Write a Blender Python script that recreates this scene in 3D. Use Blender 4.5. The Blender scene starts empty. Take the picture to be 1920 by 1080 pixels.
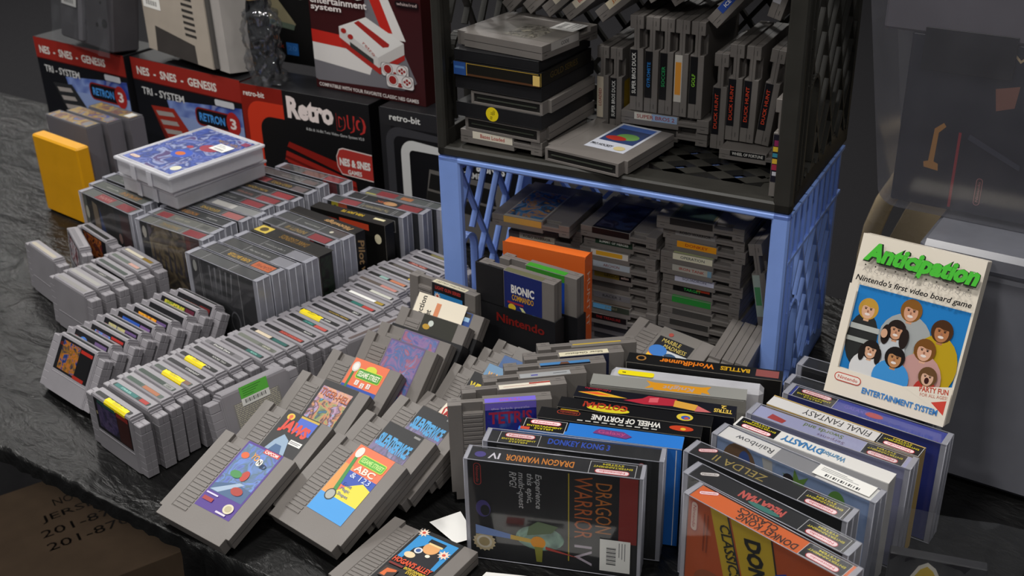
import bpy, math, random
from mathutils import Matrix, Vector
random.seed(7)
S = 0.01                      # layout below is written in centimetres
D = bpy.data
C = bpy.context.scene.collection
R_ = math.radians
scene = bpy.context.scene

# ------------------------------------------------------------------ camera, world, lights
def make_camera():
    f, p, roll, yaw, H = 2187.0, R_(27.36), R_(-1.36), R_(43.2), 84.0
    fw = Vector((-math.sin(yaw)*math.cos(p), math.cos(yaw)*math.cos(p), -math.sin(p)))
    rt = Vector((math.cos(yaw), math.sin(yaw), 0))
    up = rt.cross(fw)
    c, q = math.cos(roll), math.sin(roll)
    rt, up = c*rt + q*up, c*up - q*rt
    cam = D.cameras.new('camera'); o = D.objects.new('camera', cam); C.objects.link(o)
    cam.sensor_width = 36.0; cam.lens = f/1920*36.0
    cam.clip_start = 0.05; cam.clip_end = 60
    m = Matrix((rt, up, -fw)).transposed().to_4x4()
    m.translation = Vector((0, 0, H*S))
    o.matrix_world = m
    cam.dof.use_dof = True
    cam.dof.focus_distance = 1.28
    cam.dof.aperture_fstop = 10.0
    scene.camera = o
make_camera()

w = D.worlds.new('hall'); scene.world = w; w.use_nodes = True
w.node_tree.nodes['Background'].inputs[0].default_value = (0.93, 0.96, 1.0, 1)
w.node_tree.nodes['Background'].inputs[1].default_value = 0.07

def ceiling_lamp(x, y, z, sx, sy, power, col=(1, 0.97, 0.93)):
    l = D.lights.new('ceiling_panel', 'AREA'); l.shape = 'RECTANGLE'
    l.size = sx; l.size_y = sy; l.energy = power; l.color = col
    o = D.objects.new('ceiling_panel_light', l); C.objects.link(o); o.location = (x, y, z)
    return o
# the hall's ceiling fixtures, in rows above and beyond the stall
for (lx, ly, pw) in [(-0.9, 0.35, 36), (-2.95, 0.25, 30), (1.1, 0.4, 18), (-0.8, -1.6, 26), (-2.9, -1.7, 16), (1.2, -1.5, 22),
                     (-2.9, 2.3, 16), (-0.8, 2.4, 12), (-5.0, 0.3, 26), (-5.0, 2.4, 26), (-5.0, 4.5, 26), (-7.1, 2.4, 26), (-7.1, 4.6, 26), (-2.9, 4.5, 22)]:
    ceiling_lamp(lx, ly, 2.7, 0.42, 0.30, pw)

vs = scene.view_settings
vs.view_transform = 'Standard'; vs.look = 'None'; vs.gamma = 1.0; vs.use_curve_mapping = False
vs.exposure = 0.0

# ------------------------------------------------------------------ materials
MATS = {}
def lin(c):
    c = c/255.0
    return c/12.92 if c <= 0.04045 else ((c+0.055)/1.055)**2.4
def rgb(h):
    h = h.lstrip('#')
    return (lin(int(h[0:2], 16)), lin(int(h[2:4], 16)), lin(int(h[4:6], 16)), 1)
def _new(name):
    m = D.materials.new(name); m.use_nodes = True
    nt = m.node_tree; b = nt.nodes['Principled BSDF']
    return m, nt, b
def ink(h, rough=0.42):
    """flat printed colour"""
    k = ('ink', h, rough)
    if k not in MATS:
        m, nt, b = _new('print_' + h.lstrip('#'))
        b.inputs['Base Color'].default_value = rgb(h); b.inputs['Roughness'].default_value = rough
        b.inputs['Specular IOR Level'].default_value = 0.35
        MATS[k] = m
    return MATS[k]
def plastic(name, h, rough=0.45, grain=0.04, scale=900, bump=0.06, var=0.12, spec=0.4):
    """moulded plastic: fine grain bump and slight colour variation / grime"""
    k = ('pl', name)
    if k in MATS: return MATS[k]
    m, nt, b = _new(name)
    N = nt.nodes; Lk = nt.links
    tc = N.new('ShaderNodeTexCoord')
    n1 = N.new('ShaderNodeTexNoise'); n1.inputs['Scale'].default_value = scale; n1.inputs['Detail'].default_value = 2
    n2 = N.new('ShaderNodeTexNoise'); n2.inputs['Scale'].default_value = 28; n2.inputs['Detail'].default_value = 5
    Lk.new(tc.outputs['Object'], n1.inputs['Vector']); Lk.new(tc.outputs['Object'], n2.inputs['Vector'])
    oi = N.new('ShaderNodeObjectInfo')
    mx = N.new('ShaderNodeMix'); mx.data_type = 'RGBA'
    c = rgb(h)
    mx.inputs[6].default_value = tuple(v*(1-var) for v in c[:3]) + (1,)
    mx.inputs[7].default_value = tuple(min(1, v*(1+var)) for v in c[:3]) + (1,)
    Lk.new(n2.outputs['Fac'], mx.inputs[0])
    Lk.new(mx.outputs[2], b.inputs['Base Color'])
    mr = N.new('ShaderNodeMapRange'); mr.inputs[3].default_value = max(0.05, rough-0.1); mr.inputs[4].default_value = rough+0.12
    Lk.new(n2.outputs['Fac'], mr.inputs[0]); Lk.new(mr.outputs[0], b.inputs['Roughness'])
    bp = N.new('ShaderNodeBump'); bp.inputs['Strength'].default_value = bump; bp.inputs['Distance'].default_value = 0.0006
    Lk.new(n1.outputs['Fac'], bp.inputs['Height']); Lk.new(bp.outputs['Normal'], b.inputs['Normal'])
    b.inputs['Specular IOR Level'].default_value = spec
    MATS[k] = m
    return m
def art(cols, scale=30.0, seed=0.0, dist=1.5, rough=0.35):
    """printed picture: blotches of the given colours"""
    k = ('art', tuple(cols), scale, seed)
    if k in MATS: return MATS[k]
    m, nt, b = _new('printed_picture')
    N = nt.nodes; Lk = nt.links
    tc = N.new('ShaderNodeTexCoord')
    mp = N.new('ShaderNodeMapping'); mp.inputs['Location'].default_value = (seed*1.7, seed*0.9, seed*2.3)
    n = N.new('ShaderNodeTexNoise'); n.inputs['Scale'].default_value = scale; n.inputs['Detail'].default_value = 2.5
    n.inputs['Distortion'].default_value = min(dist, 0.9); n.inputs['Roughness'].default_value = 0.6
    r = N.new('ShaderNodeValToRGB'); r.color_ramp.interpolation = 'LINEAR'
    e = r.color_ramp.elements
    lo, hi = 0.33, 0.68
    k_ = len(cols)
    e[0].position = lo; e[0].color = rgb(cols[0]); e[1].position = hi; e[1].color = rgb(cols[-1])
    for i in range(1, k_-1):
        q = lo + (hi-lo)*i/(k_-1)
        a = e.new(q); a.color = rgb(cols[i])
    Lk.new(tc.outputs['Object'], mp.inputs['Vector']); Lk.new(mp.outputs['Vector'], n.inputs['Vector'])
    Lk.new(n.outputs['Fac'], r.inputs['Fac']); Lk.new(r.outputs['Color'], b.inputs['Base Color'])
    b.inputs['Roughness'].default_value = rough; b.inputs['Specular IOR Level'].default_value = 0.4
    MATS[k] = m
    return m
def clear(name='clear_plastic', milky=0.10, tint='dfe3ea', rough=0.12, gloss=0.08):
    k = ('clear', name)
    if k in MATS: return MATS[k]
    m = D.materials.new(name); m.use_nodes = True
    nt = m.node_tree; N = nt.nodes; Lk = nt.links
    for n in list(N):
        if n.type == 'BSDF_PRINCIPLED': N.remove(n)
    out = [n for n in N if n.type == 'OUTPUT_MATERIAL'][0]
    tr = N.new('ShaderNodeBsdfTransparent'); tr.inputs[0].default_value = (0.97, 0.97, 0.98, 1)
    df = N.new('ShaderNodeBsdfDiffuse'); df.inputs[0].default_value = rgb(tint)
    tl = N.new('ShaderNodeBsdfTranslucent'); tl.inputs[0].default_value = rgb(tint)
    gl = N.new('ShaderNodeBsdfGlossy'); gl.inputs['Roughness'].default_value = rough
    lw = N.new('ShaderNodeLayerWeight'); lw.inputs['Blend'].default_value = 0.35
    mr = N.new('ShaderNodeMapRange'); mr.inputs[3].default_value = gloss*0.5; mr.inputs[4].default_value = gloss*0.5+0.35
    tc = N.new('ShaderNodeTexCoord'); nz = N.new('ShaderNodeTexNoise'); nz.inputs['Scale'].default_value = 18; nz.inputs['Detail'].default_value = 4
    Lk.new(tc.outputs['Object'], nz.inputs['Vector'])
    mk = N.new('ShaderNodeMapRange'); mk.inputs[3].default_value = milky*0.6; mk.inputs[4].default_value = min(1, milky*1.4)
    Lk.new(nz.outputs['Fac'], mk.inputs[0])
    md = N.new('ShaderNodeMixShader'); md.inputs[0].default_value = 0.3
    Lk.new(df.outputs[0], md.inputs[1]); Lk.new(tl.outputs[0], md.inputs[2])
    m1 = N.new('ShaderNodeMixShader'); Lk.new(mk.outputs[0], m1.inputs[0]); Lk.new(tr.outputs[0], m1.inputs[1]); Lk.new(md.outputs[0], m1.inputs[2])
    m2 = N.new('ShaderNodeMixShader'); Lk.new(lw.outputs['Fresnel'], mr.inputs[0]); Lk.new(mr.outputs[0], m2.inputs[0])
    Lk.new(m1.outputs[0], m2.inputs[1]); Lk.new(gl.outputs[0], m2.inputs[2])
    Lk.new(m2.outputs[0], out.inputs['Surface'])
    MATS[k] = m
    return m

GREY8 = plastic('cartridge_grey_plastic', '77726e', rough=0.42, bump=0.10)
GREY8D = plastic('cartridge_inner_dark', '1c1b1a', rough=0.6)
GREY16 = plastic('wide_cartridge_grey_plastic', '918e93', rough=0.36, bump=0.06)
GREY16D = plastic('wide_cartridge_groove_grey', '6f6c72', rough=0.5)
BLACKP = plastic('black_plastic', '141416', rough=0.45)
SLEEVE = plastic('black_sleeve_plastic', '17171a', rough=0.5, bump=0.1)
CARD_BLACK = plastic('black_printed_card', '101012', rough=0.38, bump=0.02, var=0.05)
CARD_GREY = plastic('grey_raw_card', '8a857b', rough=0.8)
BLUEC = plastic('blue_crate_plastic', '8aabf4', rough=0.42, scale=300, bump=0.05, var=0.10)
BLACKC = plastic('black_crate_plastic', '2e2d29', rough=0.5, scale=300, bump=0.1, var=0.3)
WHITEP = ink('f1f0ec', 0.5)
CLEAR = clear('clear_protector_film', milky=0.035, rough=0.07, gloss=0.10)
MILKY = clear('milky_end_and_edge_highlight', milky=0.80, tint='c6c7d2', rough=0.22, gloss=0.10)  # hazy flap ends; also colours the highlight strips on protector edges
CLEARBAG = clear('clear_polythene', milky=0.05, rough=0.08, gloss=0.22)
FROST = clear('frosted_case_plastic', milky=0.88, tint='f0f0f6', rough=0.3, gloss=0.08)

# ------------------------------------------------------------------ mesh building
class MB:
    def __init__(self): self.v = []; self.f = []; self.mi = []; self.mats = []; self.sm = []
    def slot(self, m):
        if m not in self.mats: self.mats.append(m)
        return self.mats.index(m)
    def face(self, idx, m, smooth=False): self.f.append(idx); self.mi.append(self.slot(m)); self.sm.append(smooth)
    def quad(self, pts, m): 
        b = len(self.v); self.v += [tuple(p) for p in pts]; self.face(tuple(range(b, b+len(pts))), m)
    def box(self, x0, x1, y0, y1, z0, z1, m, ch=0.0, m2=None):
        """box with chamfered edges (ch, cm)"""
        if ch <= 0:
            b = len(self.v)
            self.v += [(x, y, z) for z in (z0, z1) for y in (y0, y1) for x in (x0, x1)]
            for q in ((0, 2, 3, 1), (4, 5, 7, 6), (0, 1, 5, 4), (2, 6, 7, 3), (0, 4, 6, 2), (1, 3, 7, 5)):
                self.face(tuple(b+i for i in q), m)
            return
        xs, ys, zs = (x0, x1), (y0, y1), (z0, z1)
        b = len(self.v); ix = {}
        for i in (0, 1):
            for j in (0, 1):
                for k in (0, 1):
                    sx, sy, sz = (1 if i == 0 else -1), (1 if j == 0 else -1), (1 if k == 0 else -1)
                    for a in range(3):
                        p = [xs[i]+sx*ch, ys[j]+sy*ch, zs[k]+sz*ch]
                        p[a] = (xs[i], ys[j], zs[k])[a]
                        ix[(i, j, k, a)] = len(self.v); self.v.append(tuple(p))
        def F(l): self.face(tuple(l), m)
        F([ix[(0, j, k, 0)] for j, k in ((0, 0), (0, 1), (1, 1), (1, 0))]); F([ix[(1, j, k, 0)] for j, k in ((0, 0), (1, 0), (1, 1), (0, 1))])
        F([ix[(i, 0, k, 1)] for i, k in ((0, 0), (1, 0), (1, 1), (0, 1))]); F([ix[(i, 1, k, 1)] for i, k in ((0, 0), (0, 1), (1, 1), (1, 0))])
        F([ix[(i, j, 0, 2)] for i, j in ((0, 0), (0, 1), (1, 1), (1, 0))]); F([ix[(i, j, 1, 2)] for i, j in ((0, 0), (1, 0), (1, 1), (0, 1))])
        m = m2 or m
        for i in (0, 1):
            for j in (0, 1): F([ix[(i, j, 0, 0)], ix[(i, j, 0, 1)], ix[(i, j, 1, 1)], ix[(i, j, 1, 0)]])
            for k in (0, 1): F([ix[(i, 0, k, 0)], ix[(i, 0, k, 2)], ix[(i, 1, k, 2)], ix[(i, 1, k, 0)]])
        for j in (0, 1):
            for k in (0, 1): F([ix[(0, j, k, 1)], ix[(0, j, k, 2)], ix[(1, j, k, 2)], ix[(1, j, k, 1)]])
        for i in (0, 1):
            for j in (0, 1):
                for k in (0, 1): F([ix[(i, j, k, a)] for a in range(3)])
    def prism(self, pts, z0, z1, m, f=lambda x, y, z: (x, y, z)):
        n = len(pts); b = len(self.v)
        self.v += [f(x, y, z0) for x, y in pts] + [f(x, y, z1) for x, y in pts]
        self.face(tuple(b+i for i in reversed(range(n))), m); self.face(tuple(b+n+i for i in range(n)), m)
        for i in range(n):
            j = (i+1) % n; self.face((b+i, b+j, b+n+j, b+n+i), m)
    def tube(self, pts, r, m, n=8, close=False):
        pts = [Vector(p) for p in pts]; b = len(self.v); K = len(pts)
        for i, p in enumerate(pts):
            if close: t = pts[(i+1) % K]-pts[i-1]
            else: t = pts[min(i+1, K-1)]-pts[max(i-1, 0)]
            t.normalize()
            u = t.cross(Vector((0, 0, 1)))
            if u.length < 1e-3: u = t.cross(Vector((1, 0, 0)))
            u.normalize(); w_ = t.cross(u)
            rr = r[i] if isinstance(r, (list, tuple)) else r
            for k in range(n):
                a = 2*math.pi*k/n; self.v.append(tuple(p + u*math.cos(a)*rr + w_*math.sin(a)*rr))
        for i in range(K if close else K-1):
            j = (i+1) % K
            for k in range(n):
                l = (k+1) % n; self.face((b+i*n+k, b+i*n+l, b+j*n+l, b+j*n+k), m, True)
        if not close:
            self.face(tuple(b+k for k in reversed(range(n))), m); self.face(tuple(b+(K-1)*n+k for k in range(n)), m)
    def beam(self, a, b_, wd, th, nrm, m):
        """bar from a to b, width wd in-plane, thickness th along nrm"""
        a, b_ = Vector(a), Vector(b_); d = (b_-a).normalized(); n = Vector(nrm).normalized(); s = d.cross(n)
        k = len(self.v)
        for p in (a, b_):
            for q, t in ((-1, -1), (1, -1), (1, 1), (-1, 1)): self.v.append(tuple(p + s*(q*wd/2) + n*(t*th/2)))
        for q in ((3, 2, 1, 0), (4, 5, 6, 7), (0, 1, 5, 4), (1, 2, 6, 5), (2, 3, 7, 6), (3, 0, 4, 7)): self.face(tuple(k+i for i in q), m)
    def mesh(self, name):
        me = D.meshes.new(name)
        me.from_pydata([(x*S, y*S, z*S) for x, y, z in self.v], [], self.f)
        for mt in self.mats: me.materials.append(mt)
        for p, i, s in zip(me.polygons, self.mi, self.sm): p.material_index = i; p.use_smooth = s
        me.update()
        return me
    def build(self, name, parent=None, fixn=False):
        me = self.mesh(name)
        if fixn: fix_normals(me)
        return obj(name, me, parent)
def fix_normals(me):
    import bmesh
    bm = bmesh.new(); bm.from_mesh(me); bmesh.ops.recalc_face_normals(bm, faces=bm.faces); bm.to_mesh(me); bm.free()
def obj(name, me, parent=None, M=None):
    o = D.objects.new(name, me); C.objects.link(o)
    if parent is not None: o.parent = parent
    if M is not None: o.matrix_local = M
    return o
LABELS = {}
def tag(o, label, cat, group=None):
    o['label'] = label; o['category'] = cat
    if group: o['group'] = group
    return o
def struct(o): o['kind'] = 'structure'; return o
def thing(name, label, cat, M, group=None):
    o = D.objects.new(name, None); C.objects.link(o); o.empty_display_size = 0.01
    o.matrix_world = M
    return tag(o, label, cat, group)
def frame(o, x, y, z, s=1.0):
    """matrix with columns x, y, z (unit), origin o in cm"""
    m = Matrix((Vector(x)*s, Vector(y)*s, Vector(z)*s)).transposed().to_4x4(); m.translation = Vector(o)*S
    return m
def yawM(o, yaw, s=1.0):
    a = R_(yaw); return frame(o, (math.cos(a), math.sin(a), 0), (-math.sin(a), math.cos(a), 0), (0, 0, 1), s)

# ------------------------------------------------------------------ flat print (labels, lettering)
GL = {}
def glyphs(s, bold=0.0, shear=0.0):
    k = (s, bold, shear)
    if k not in GL:
        cu = D.curves.new('lettering', 'FONT'); cu.body = s; cu.size = 1.0; cu.resolution_u = 2; cu.offset = bold; cu.shear = shear
        o = D.objects.new('lettering_tmp', cu)
        me = D.meshes.new_from_object(o)
        vs_ = [(v.co.x, v.co.y) for v in me.vertices]; fs = [tuple(p.vertices) for p in me.polygons]
        D.objects.remove(o); D.curves.remove(cu); D.meshes.remove(me)
        if vs_:
            x0 = min(v[0] for v in vs_); x1 = max(v[0] for v in vs_); y0 = min(v[1] for v in vs_); y1 = max(v[1] for v in vs_)
        else: x0 = x1 = y0 = y1 = 0
        GL[k] = (vs_, fs, x0, x1, y0, y1)
    return GL[k]
class P:
    """one printed sheet, drawn in cm in its own plane, stacked in hair-thin layers"""
    DZ = 0.006
    def __init__(self, w, h): self.w = w; self.h = h; self.items = []; self.L = 0
    def poly(self, pts, m, up=True):
        if up: self.L += 1
        if isinstance(m, str): m = ink(m)
        self.items.append((list(pts), [tuple(range(len(pts)))], m, self.L)); return self
    def rect(self, x0, y0, x1, y1, m, up=True): return self.poly([(x0, y0), (x1, y0), (x1, y1), (x0, y1)], m, up)
    def bg(self, m): return self.rect(0, 0, self.w, self.h, m)
    def ell(self, cx, cy, rx, ry, m, n=22, up=True):
        return self.poly([(cx+rx*math.cos(2*math.pi*i/n), cy+ry*math.sin(2*math.pi*i/n)) for i in range(n)], m, up)
    def rrect(self, x0, y0, x1, y1, r, m, up=True, rot=0, c=None):
        p = []
        for (cx, cy, a0) in ((x1-r, y1-r, 0), (x0+r, y1-r, 90), (x0+r, y0+r, 180), (x1-r, y0+r, 270)):
            for i in range(5): a = R_(a0+i*22.5); p.append((cx+r*math.cos(a), cy+r*math.sin(a)))
        return self.poly(p, m, up)
    def star(self, cx, cy, r1, r2, n, m):
        return self.poly([(cx+(r1 if i % 2 else r2)*math.cos(math.pi*i/n), cy+(r1 if i % 2 else r2)*math.sin(math.pi*i/n)) for i in range(2*n)], m)
    def txt(self, s, cx, cy, h, m, w=None, rot=0, bold=0.0, shear=0.0, up=True, mirror=False):
        """centred text: cap height about h, optional fitted width w"""
        if isinstance(m, str): m = ink(m)
        vs_, fs, x0, x1, y0, y1 = glyphs(s, bold, shear)
        if not vs_: return self
        sy = h/0.7; sx = sy if w is None else w/max(1e-6, (x1-x0))
        if y1-y0 > 0.8: sy *= 0.85
        a = R_(rot); ca, sa = math.cos(a), math.sin(a); pts = []
        for (x, y) in vs_:
            X = (x-(x0+x1)/2)*sx; Y = (y-(y0+y1)/2)*sy
            if mirror: X = -X
            pts.append((cx+X*ca-Y*sa, cy+X*sa+Y*ca))
        if up: self.L += 1
        self.items.append((pts, fs, m, self.L)); return self
    def oval(self, cx, cy, w, h, rot=0, fill='f6dfe0', col='c8202c', text='Nintendo'):
        """the maker's name in an outlined capsule"""
        def cap(w_, h_):
            r = h_/2; p = []
            for i in range(9): a = R_(-90+i*22.5); p.append((w_/2-r+r*math.cos(a), r*math.sin(a)))
            for i in range(9): a = R_(90+i*22.5); p.append((-w_/2+r+r*math.cos(a), r*math.sin(a)))
            ca, sa = math.cos(R_(rot)), math.sin(R_(rot))
            return [(cx+x*ca-y*sa, cy+x*sa+y*ca) for x, y in p]
        self.poly(cap(w, h), col); self.poly(cap(w-h*0.2, h*0.8), fill)
        self.txt(text, cx, cy, h*0.4, col, w=w*0.74, rot=rot, bold=0.01); return self
    def build(self, name, fn, parent):
        mb = MB(); flip = None
        for pts, fs, m, L in self.items:
            b = len(mb.v); z = 0.012 + L*self.DZ
            mb.v += [fn(x, y, z) for x, y in pts]
            if flip is None:
                o, ex, ey, ez = Vector(fn(0, 0, 0)), Vector(fn(1, 0, 0)), Vector(fn(0, 1, 0)), Vector(fn(0, 0, 1))
                flip = (ex-o).cross(ey-o).dot(ez-o) < 0
            for f in fs:
                # polygon orientation in 2D
                ar = sum(pts[f[i]][0]*pts[f[(i+1) % len(f)]][1]-pts[f[(i+1) % len(f)]][0]*pts[f[i]][1] for i in range(len(f)))
                q = tuple(b+i for i in f)
                if (ar < 0) != flip: q = tuple(reversed(q))
                mb.face(q, m)
        return mb.build(name, parent)
# ------------------------------------------------------------------ builders
def columns(xs, ys, hf, m, bev, name, M=None):
    """solid from a grid of columns; hf(i,j) -> (zlow, zhigh) or None; welded, simplified and bevelled"""
    import bmesh
    bm = bmesh.new(); cache = {}
    def V(x, y, z):
        k = (round(x, 4), round(y, 4), round(z, 4))
        if k not in cache: cache[k] = bm.verts.new((x*S, y*S, z*S))
        return cache[k]
    nx, ny = len(xs)-1, len(ys)-1
    H = [[hf(i, j) for j in range(ny)] for i in range(nx)]
    zs = sorted({z for r in H for c in r if c for z in c})
    def F(*v):
        if len(set(v)) == len(v):
            try: bm.faces.new(v)
            except ValueError: pass
    for i in range(nx):
        for j in range(ny):
            h = H[i][j]
            if not h: continue
            x0, x1, y0, y1 = xs[i], xs[i+1], ys[j], ys[j+1]
            F(V(x0, y0, h[1]), V(x1, y0, h[1]), V(x1, y1, h[1]), V(x0, y1, h[1]))
            F(V(x0, y0, h[0]), V(x0, y1, h[0]), V(x1, y1, h[0]), V(x1, y0, h[0]))
            for (di, dj, a, b) in ((1, 0, (x1, y0), (x1, y1)), (-1, 0, (x0, y1), (x0, y0)), (0, 1, (x1, y1), (x0, y1)), (0, -1, (x0, y0), (x1, y0))):
                ii, jj = i+di, j+dj
                n = H[ii][jj] if 0 <= ii < nx and 0 <= jj < ny else None
                for k in range(len(zs)-1):
                    lo, hi = zs[k], zs[k+1]
                    if lo >= h[0]-1e-9 and hi <= h[1]+1e-9 and not (n and lo >= n[0]-1e-9 and hi <= n[1]+1e-9):
                        F(V(a[0], a[1], lo), V(b[0], b[1], lo), V(b[0], b[1], hi), V(a[0], a[1], hi))
    bmesh.ops.recalc_face_normals(bm, faces=bm.faces)
    bmesh.ops.dissolve_limit(bm, angle_limit=R_(2), verts=bm.verts, edges=bm.edges)
    if bev > 0:
        ed = [e for e in bm.edges if len(e.link_faces) == 2 and e.calc_face_angle() > R_(30)]
        bmesh.ops.bevel(bm, geom=ed, offset=bev*S, segments=1, affect='EDGES', profile=0.5, clamp_overlap=True)
    me = D.meshes.new(name); bm.to_mesh(me); bm.free()
    me.materials.append(m)
    return me

# ---- narrow grey cartridge (12 x 13.3 x 1.75 cm): x width, y up to the labelled end, z front
def _nes_meshes():
    xs = [-6, -5.5, -4.4, -1.95, 5.5, 6]; ys = [0.35, 1.45, 2.0, 12.05, 13.3]
    def hf(i, j):
        if j == 0 and i in (0, 4): return None
        zf, zb = 0.875, -0.875
        if i == 2 and j == 2: zf = 0.80
        if i == 2 and j == 3: zf, zb = 0.36, -0.36
        return (zb, zf)
    body = columns(xs, ys, hf, GREY8, 0.07, 'shell')
    mb = MB()
    for k in range(17):
        y = 2.12+k*0.585; mb.box(-4.33, -2.02, y, y+0.42, 0.78, 0.90, GREY8, 0.03)
    ridges = mb.mesh('grip_ridges')
    mb = MB()
    for a in ((-5.5, 5.5, 0, 0.36, 0.6, 0.875), (-5.5, 5.5, 0, 0.36, -0.875, -0.6), (-5.5, -5.1, 0, 0.36, -0.6, 0.6), (5.1, 5.5, 0, 0.36, -0.6, 0.6)):
        mb.box(*a, GREY8)
    mb.box(-5.1, 5.1, 0.2, 0.36, -0.6, 0.6, GREY8D)
    mb.box(-4.6, 4.6, 0.02, 0.25, -0.08, 0.06, plastic('connector_board', '3c4038', rough=0.4))
    slot = mb.mesh('connector_slot')
    mb = MB()
    for sx in (-1, 1):
        mb.box(sx*6.004-0.004, sx*6.004+0.004, 1.5, 13.2, -0.025, 0.025, GREY8D)
        for yy in (0.35, 0.75):   # moulded ticks on the shoulder ends
            mb.box(sx*5.2-0.3, sx*5.2+0.3, 13.296, 13.303, 0.35-yy-0.03, 0.35-yy+0.03, GREY8D)
    mb.box(-6, 6, 13.296, 13.302, -0.02, 0.02, GREY8D)
    seam = mb.mesh('seam')
    return body, ridges, slot, seam
NES_BODY, NES_RIDGES, NES_SLOT, NES_SEAM = _nes_meshes()

def nes_front(spec):
    """front label sheet 5.9 x 9.9"""
    p = P(5.9, 9.9); p.bg(spec.get('bg', '1a1a1c'))
    for a in spec.get('draw', []):
        getattr(p, a[0])(*a[1:])
    return p
def nes_cart(label, M, spec, group, sleeve=0, sticker=None):
    t = thing('game_cartridge', label, 'cartridge', M, group)
    obj('shell', NES_BODY, t); obj('seam', NES_SEAM, t)
    if spec.get('ridges', 1): obj('grip_ridges', NES_RIDGES, t)
    if spec.get('slot', 0): obj('connector_slot', NES_SLOT, t)
    if spec.get('front', 1):
        p = nes_front(spec); lb = p.build('front_label', lambda x, y, z: (-1.75+x, 3.35+y, 0.875+z), t)
    bg, tx, tc = spec.get('spine', ('202022', '', 'ffffff'))[:3]
    if bg:
        p = P(5.9, 0.95); p.bg(bg)
        for a in spec.get('spdraw', []): getattr(p, a[0])(*a[1:])
        if tx: p.txt(tx, 2.95, 0.475, spec.get('sph', 0.42), tc, w=min(5.3, spec.get('spw', len(tx)*0.42)), bold=0.012)
        p.build('spine_label', lambda x, y, z: (4.15-x, 13.3+z, -0.12+y), t)
    if sleeve:
        mb = MB(); L = 13.0-sleeve
        g = 0.12
        for a in ((-6.1-g, 6.1+g, 0, L, 0.9, 0.9+g), (-6.1-g, 6.1+g, 0, L, -0.9-g, -0.9), (-6.1-g, -6.1, 0, L, -0.9, 0.9), (6.1, 6.1+g, 0, L, -0.9, 0.9), (-6.1-g, 6.1+g, -g, 0, -0.9-g, 0.9+g)):
            mb.box(*a, SLEEVE)
        mb.build('dust_sleeve', t)
    if sticker:
        x0, y0, x1, y1, col = sticker
        p = P(x1-x0, y1-y0); p.bg(col); price_lines(p)
        p.build('price_sticker', lambda x, y, z: (x0+x, y0+y, 0.93+z), t)
    return t
def price_lines(p):
    p.L += 1
    for k in range(3): p.rect(p.w*0.08, p.h*(0.8-0.13*k), p.w*(0.5+0.12*k), p.h*(0.84-0.13*k), '77777a', up=False)
    for k in range(14): p.rect(p.w*(0.2+0.045*k), p.h*0.14, p.w*(0.2+0.045*k+(0.015 if k % 3 else 0.03)), p.h*0.36, '303034', up=False)

# ---- wide grey cartridge (13.5 x 8.7 x 2 cm): x width, z up, front at -y
def _snes_meshes():
    mb = MB()
    prof = [(-1, 0), (1, 0), (1, 8.25), (0.92, 8.55), (0.72, 8.7), (-0.72, 8.7), (-0.92, 8.55), (-1, 8.25)]
    mb.prism(prof, -4.75, 4.75, GREY16, lambda y, z, x: (x, y, z))
    for s in (-1, 1):
        pr = [(y*0.97, min(z, 8.42) if z > 8.3 else z) for y, z in prof]
        mb.prism(pr, min(s*4.7, s*5.0), max(s*4.7, s*5.0), GREY16, lambda y, z, x: (x, y, z))
        pr = [(y*0.9, min(z, 8.05)) for y, z in prof]
        mb.prism(pr, min(s*4.9, s*5.25), max(s*4.9, s*5.25), GREY16, lambda y, z, x: (x, y, z))
    mb.box(-4.5, 4.5, -1.03, -0.95, 2.75, 2.92, GREY16, 0.03)      # finger lip
    me = mb.mesh('shell'); fix_normals(me)
    wings = []
    for s in (-1, 1):
        mb = MB()
        for k in range(7):
            z0 = k*1.12; z1 = z0+1.12 if k < 6 else 7.95
            mb.box(min(s*5.2, s*6.75), max(s*5.2, s*6.75), -0.84, 0.0, z0, z1, GREY16, 0.05 if k < 6 else 0.10)
            mb.box(min(s*5.2, s*6.75), max(s*5.2, s*6.75), 0.0, 0.84, z0, z1, GREY16, 0.05 if k < 6 else 0.10)
        wings.append(mb.mesh('grip_wing'))
    return me, wings
SNES_BODY, SNES_WINGS = _snes_meshes()
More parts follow.
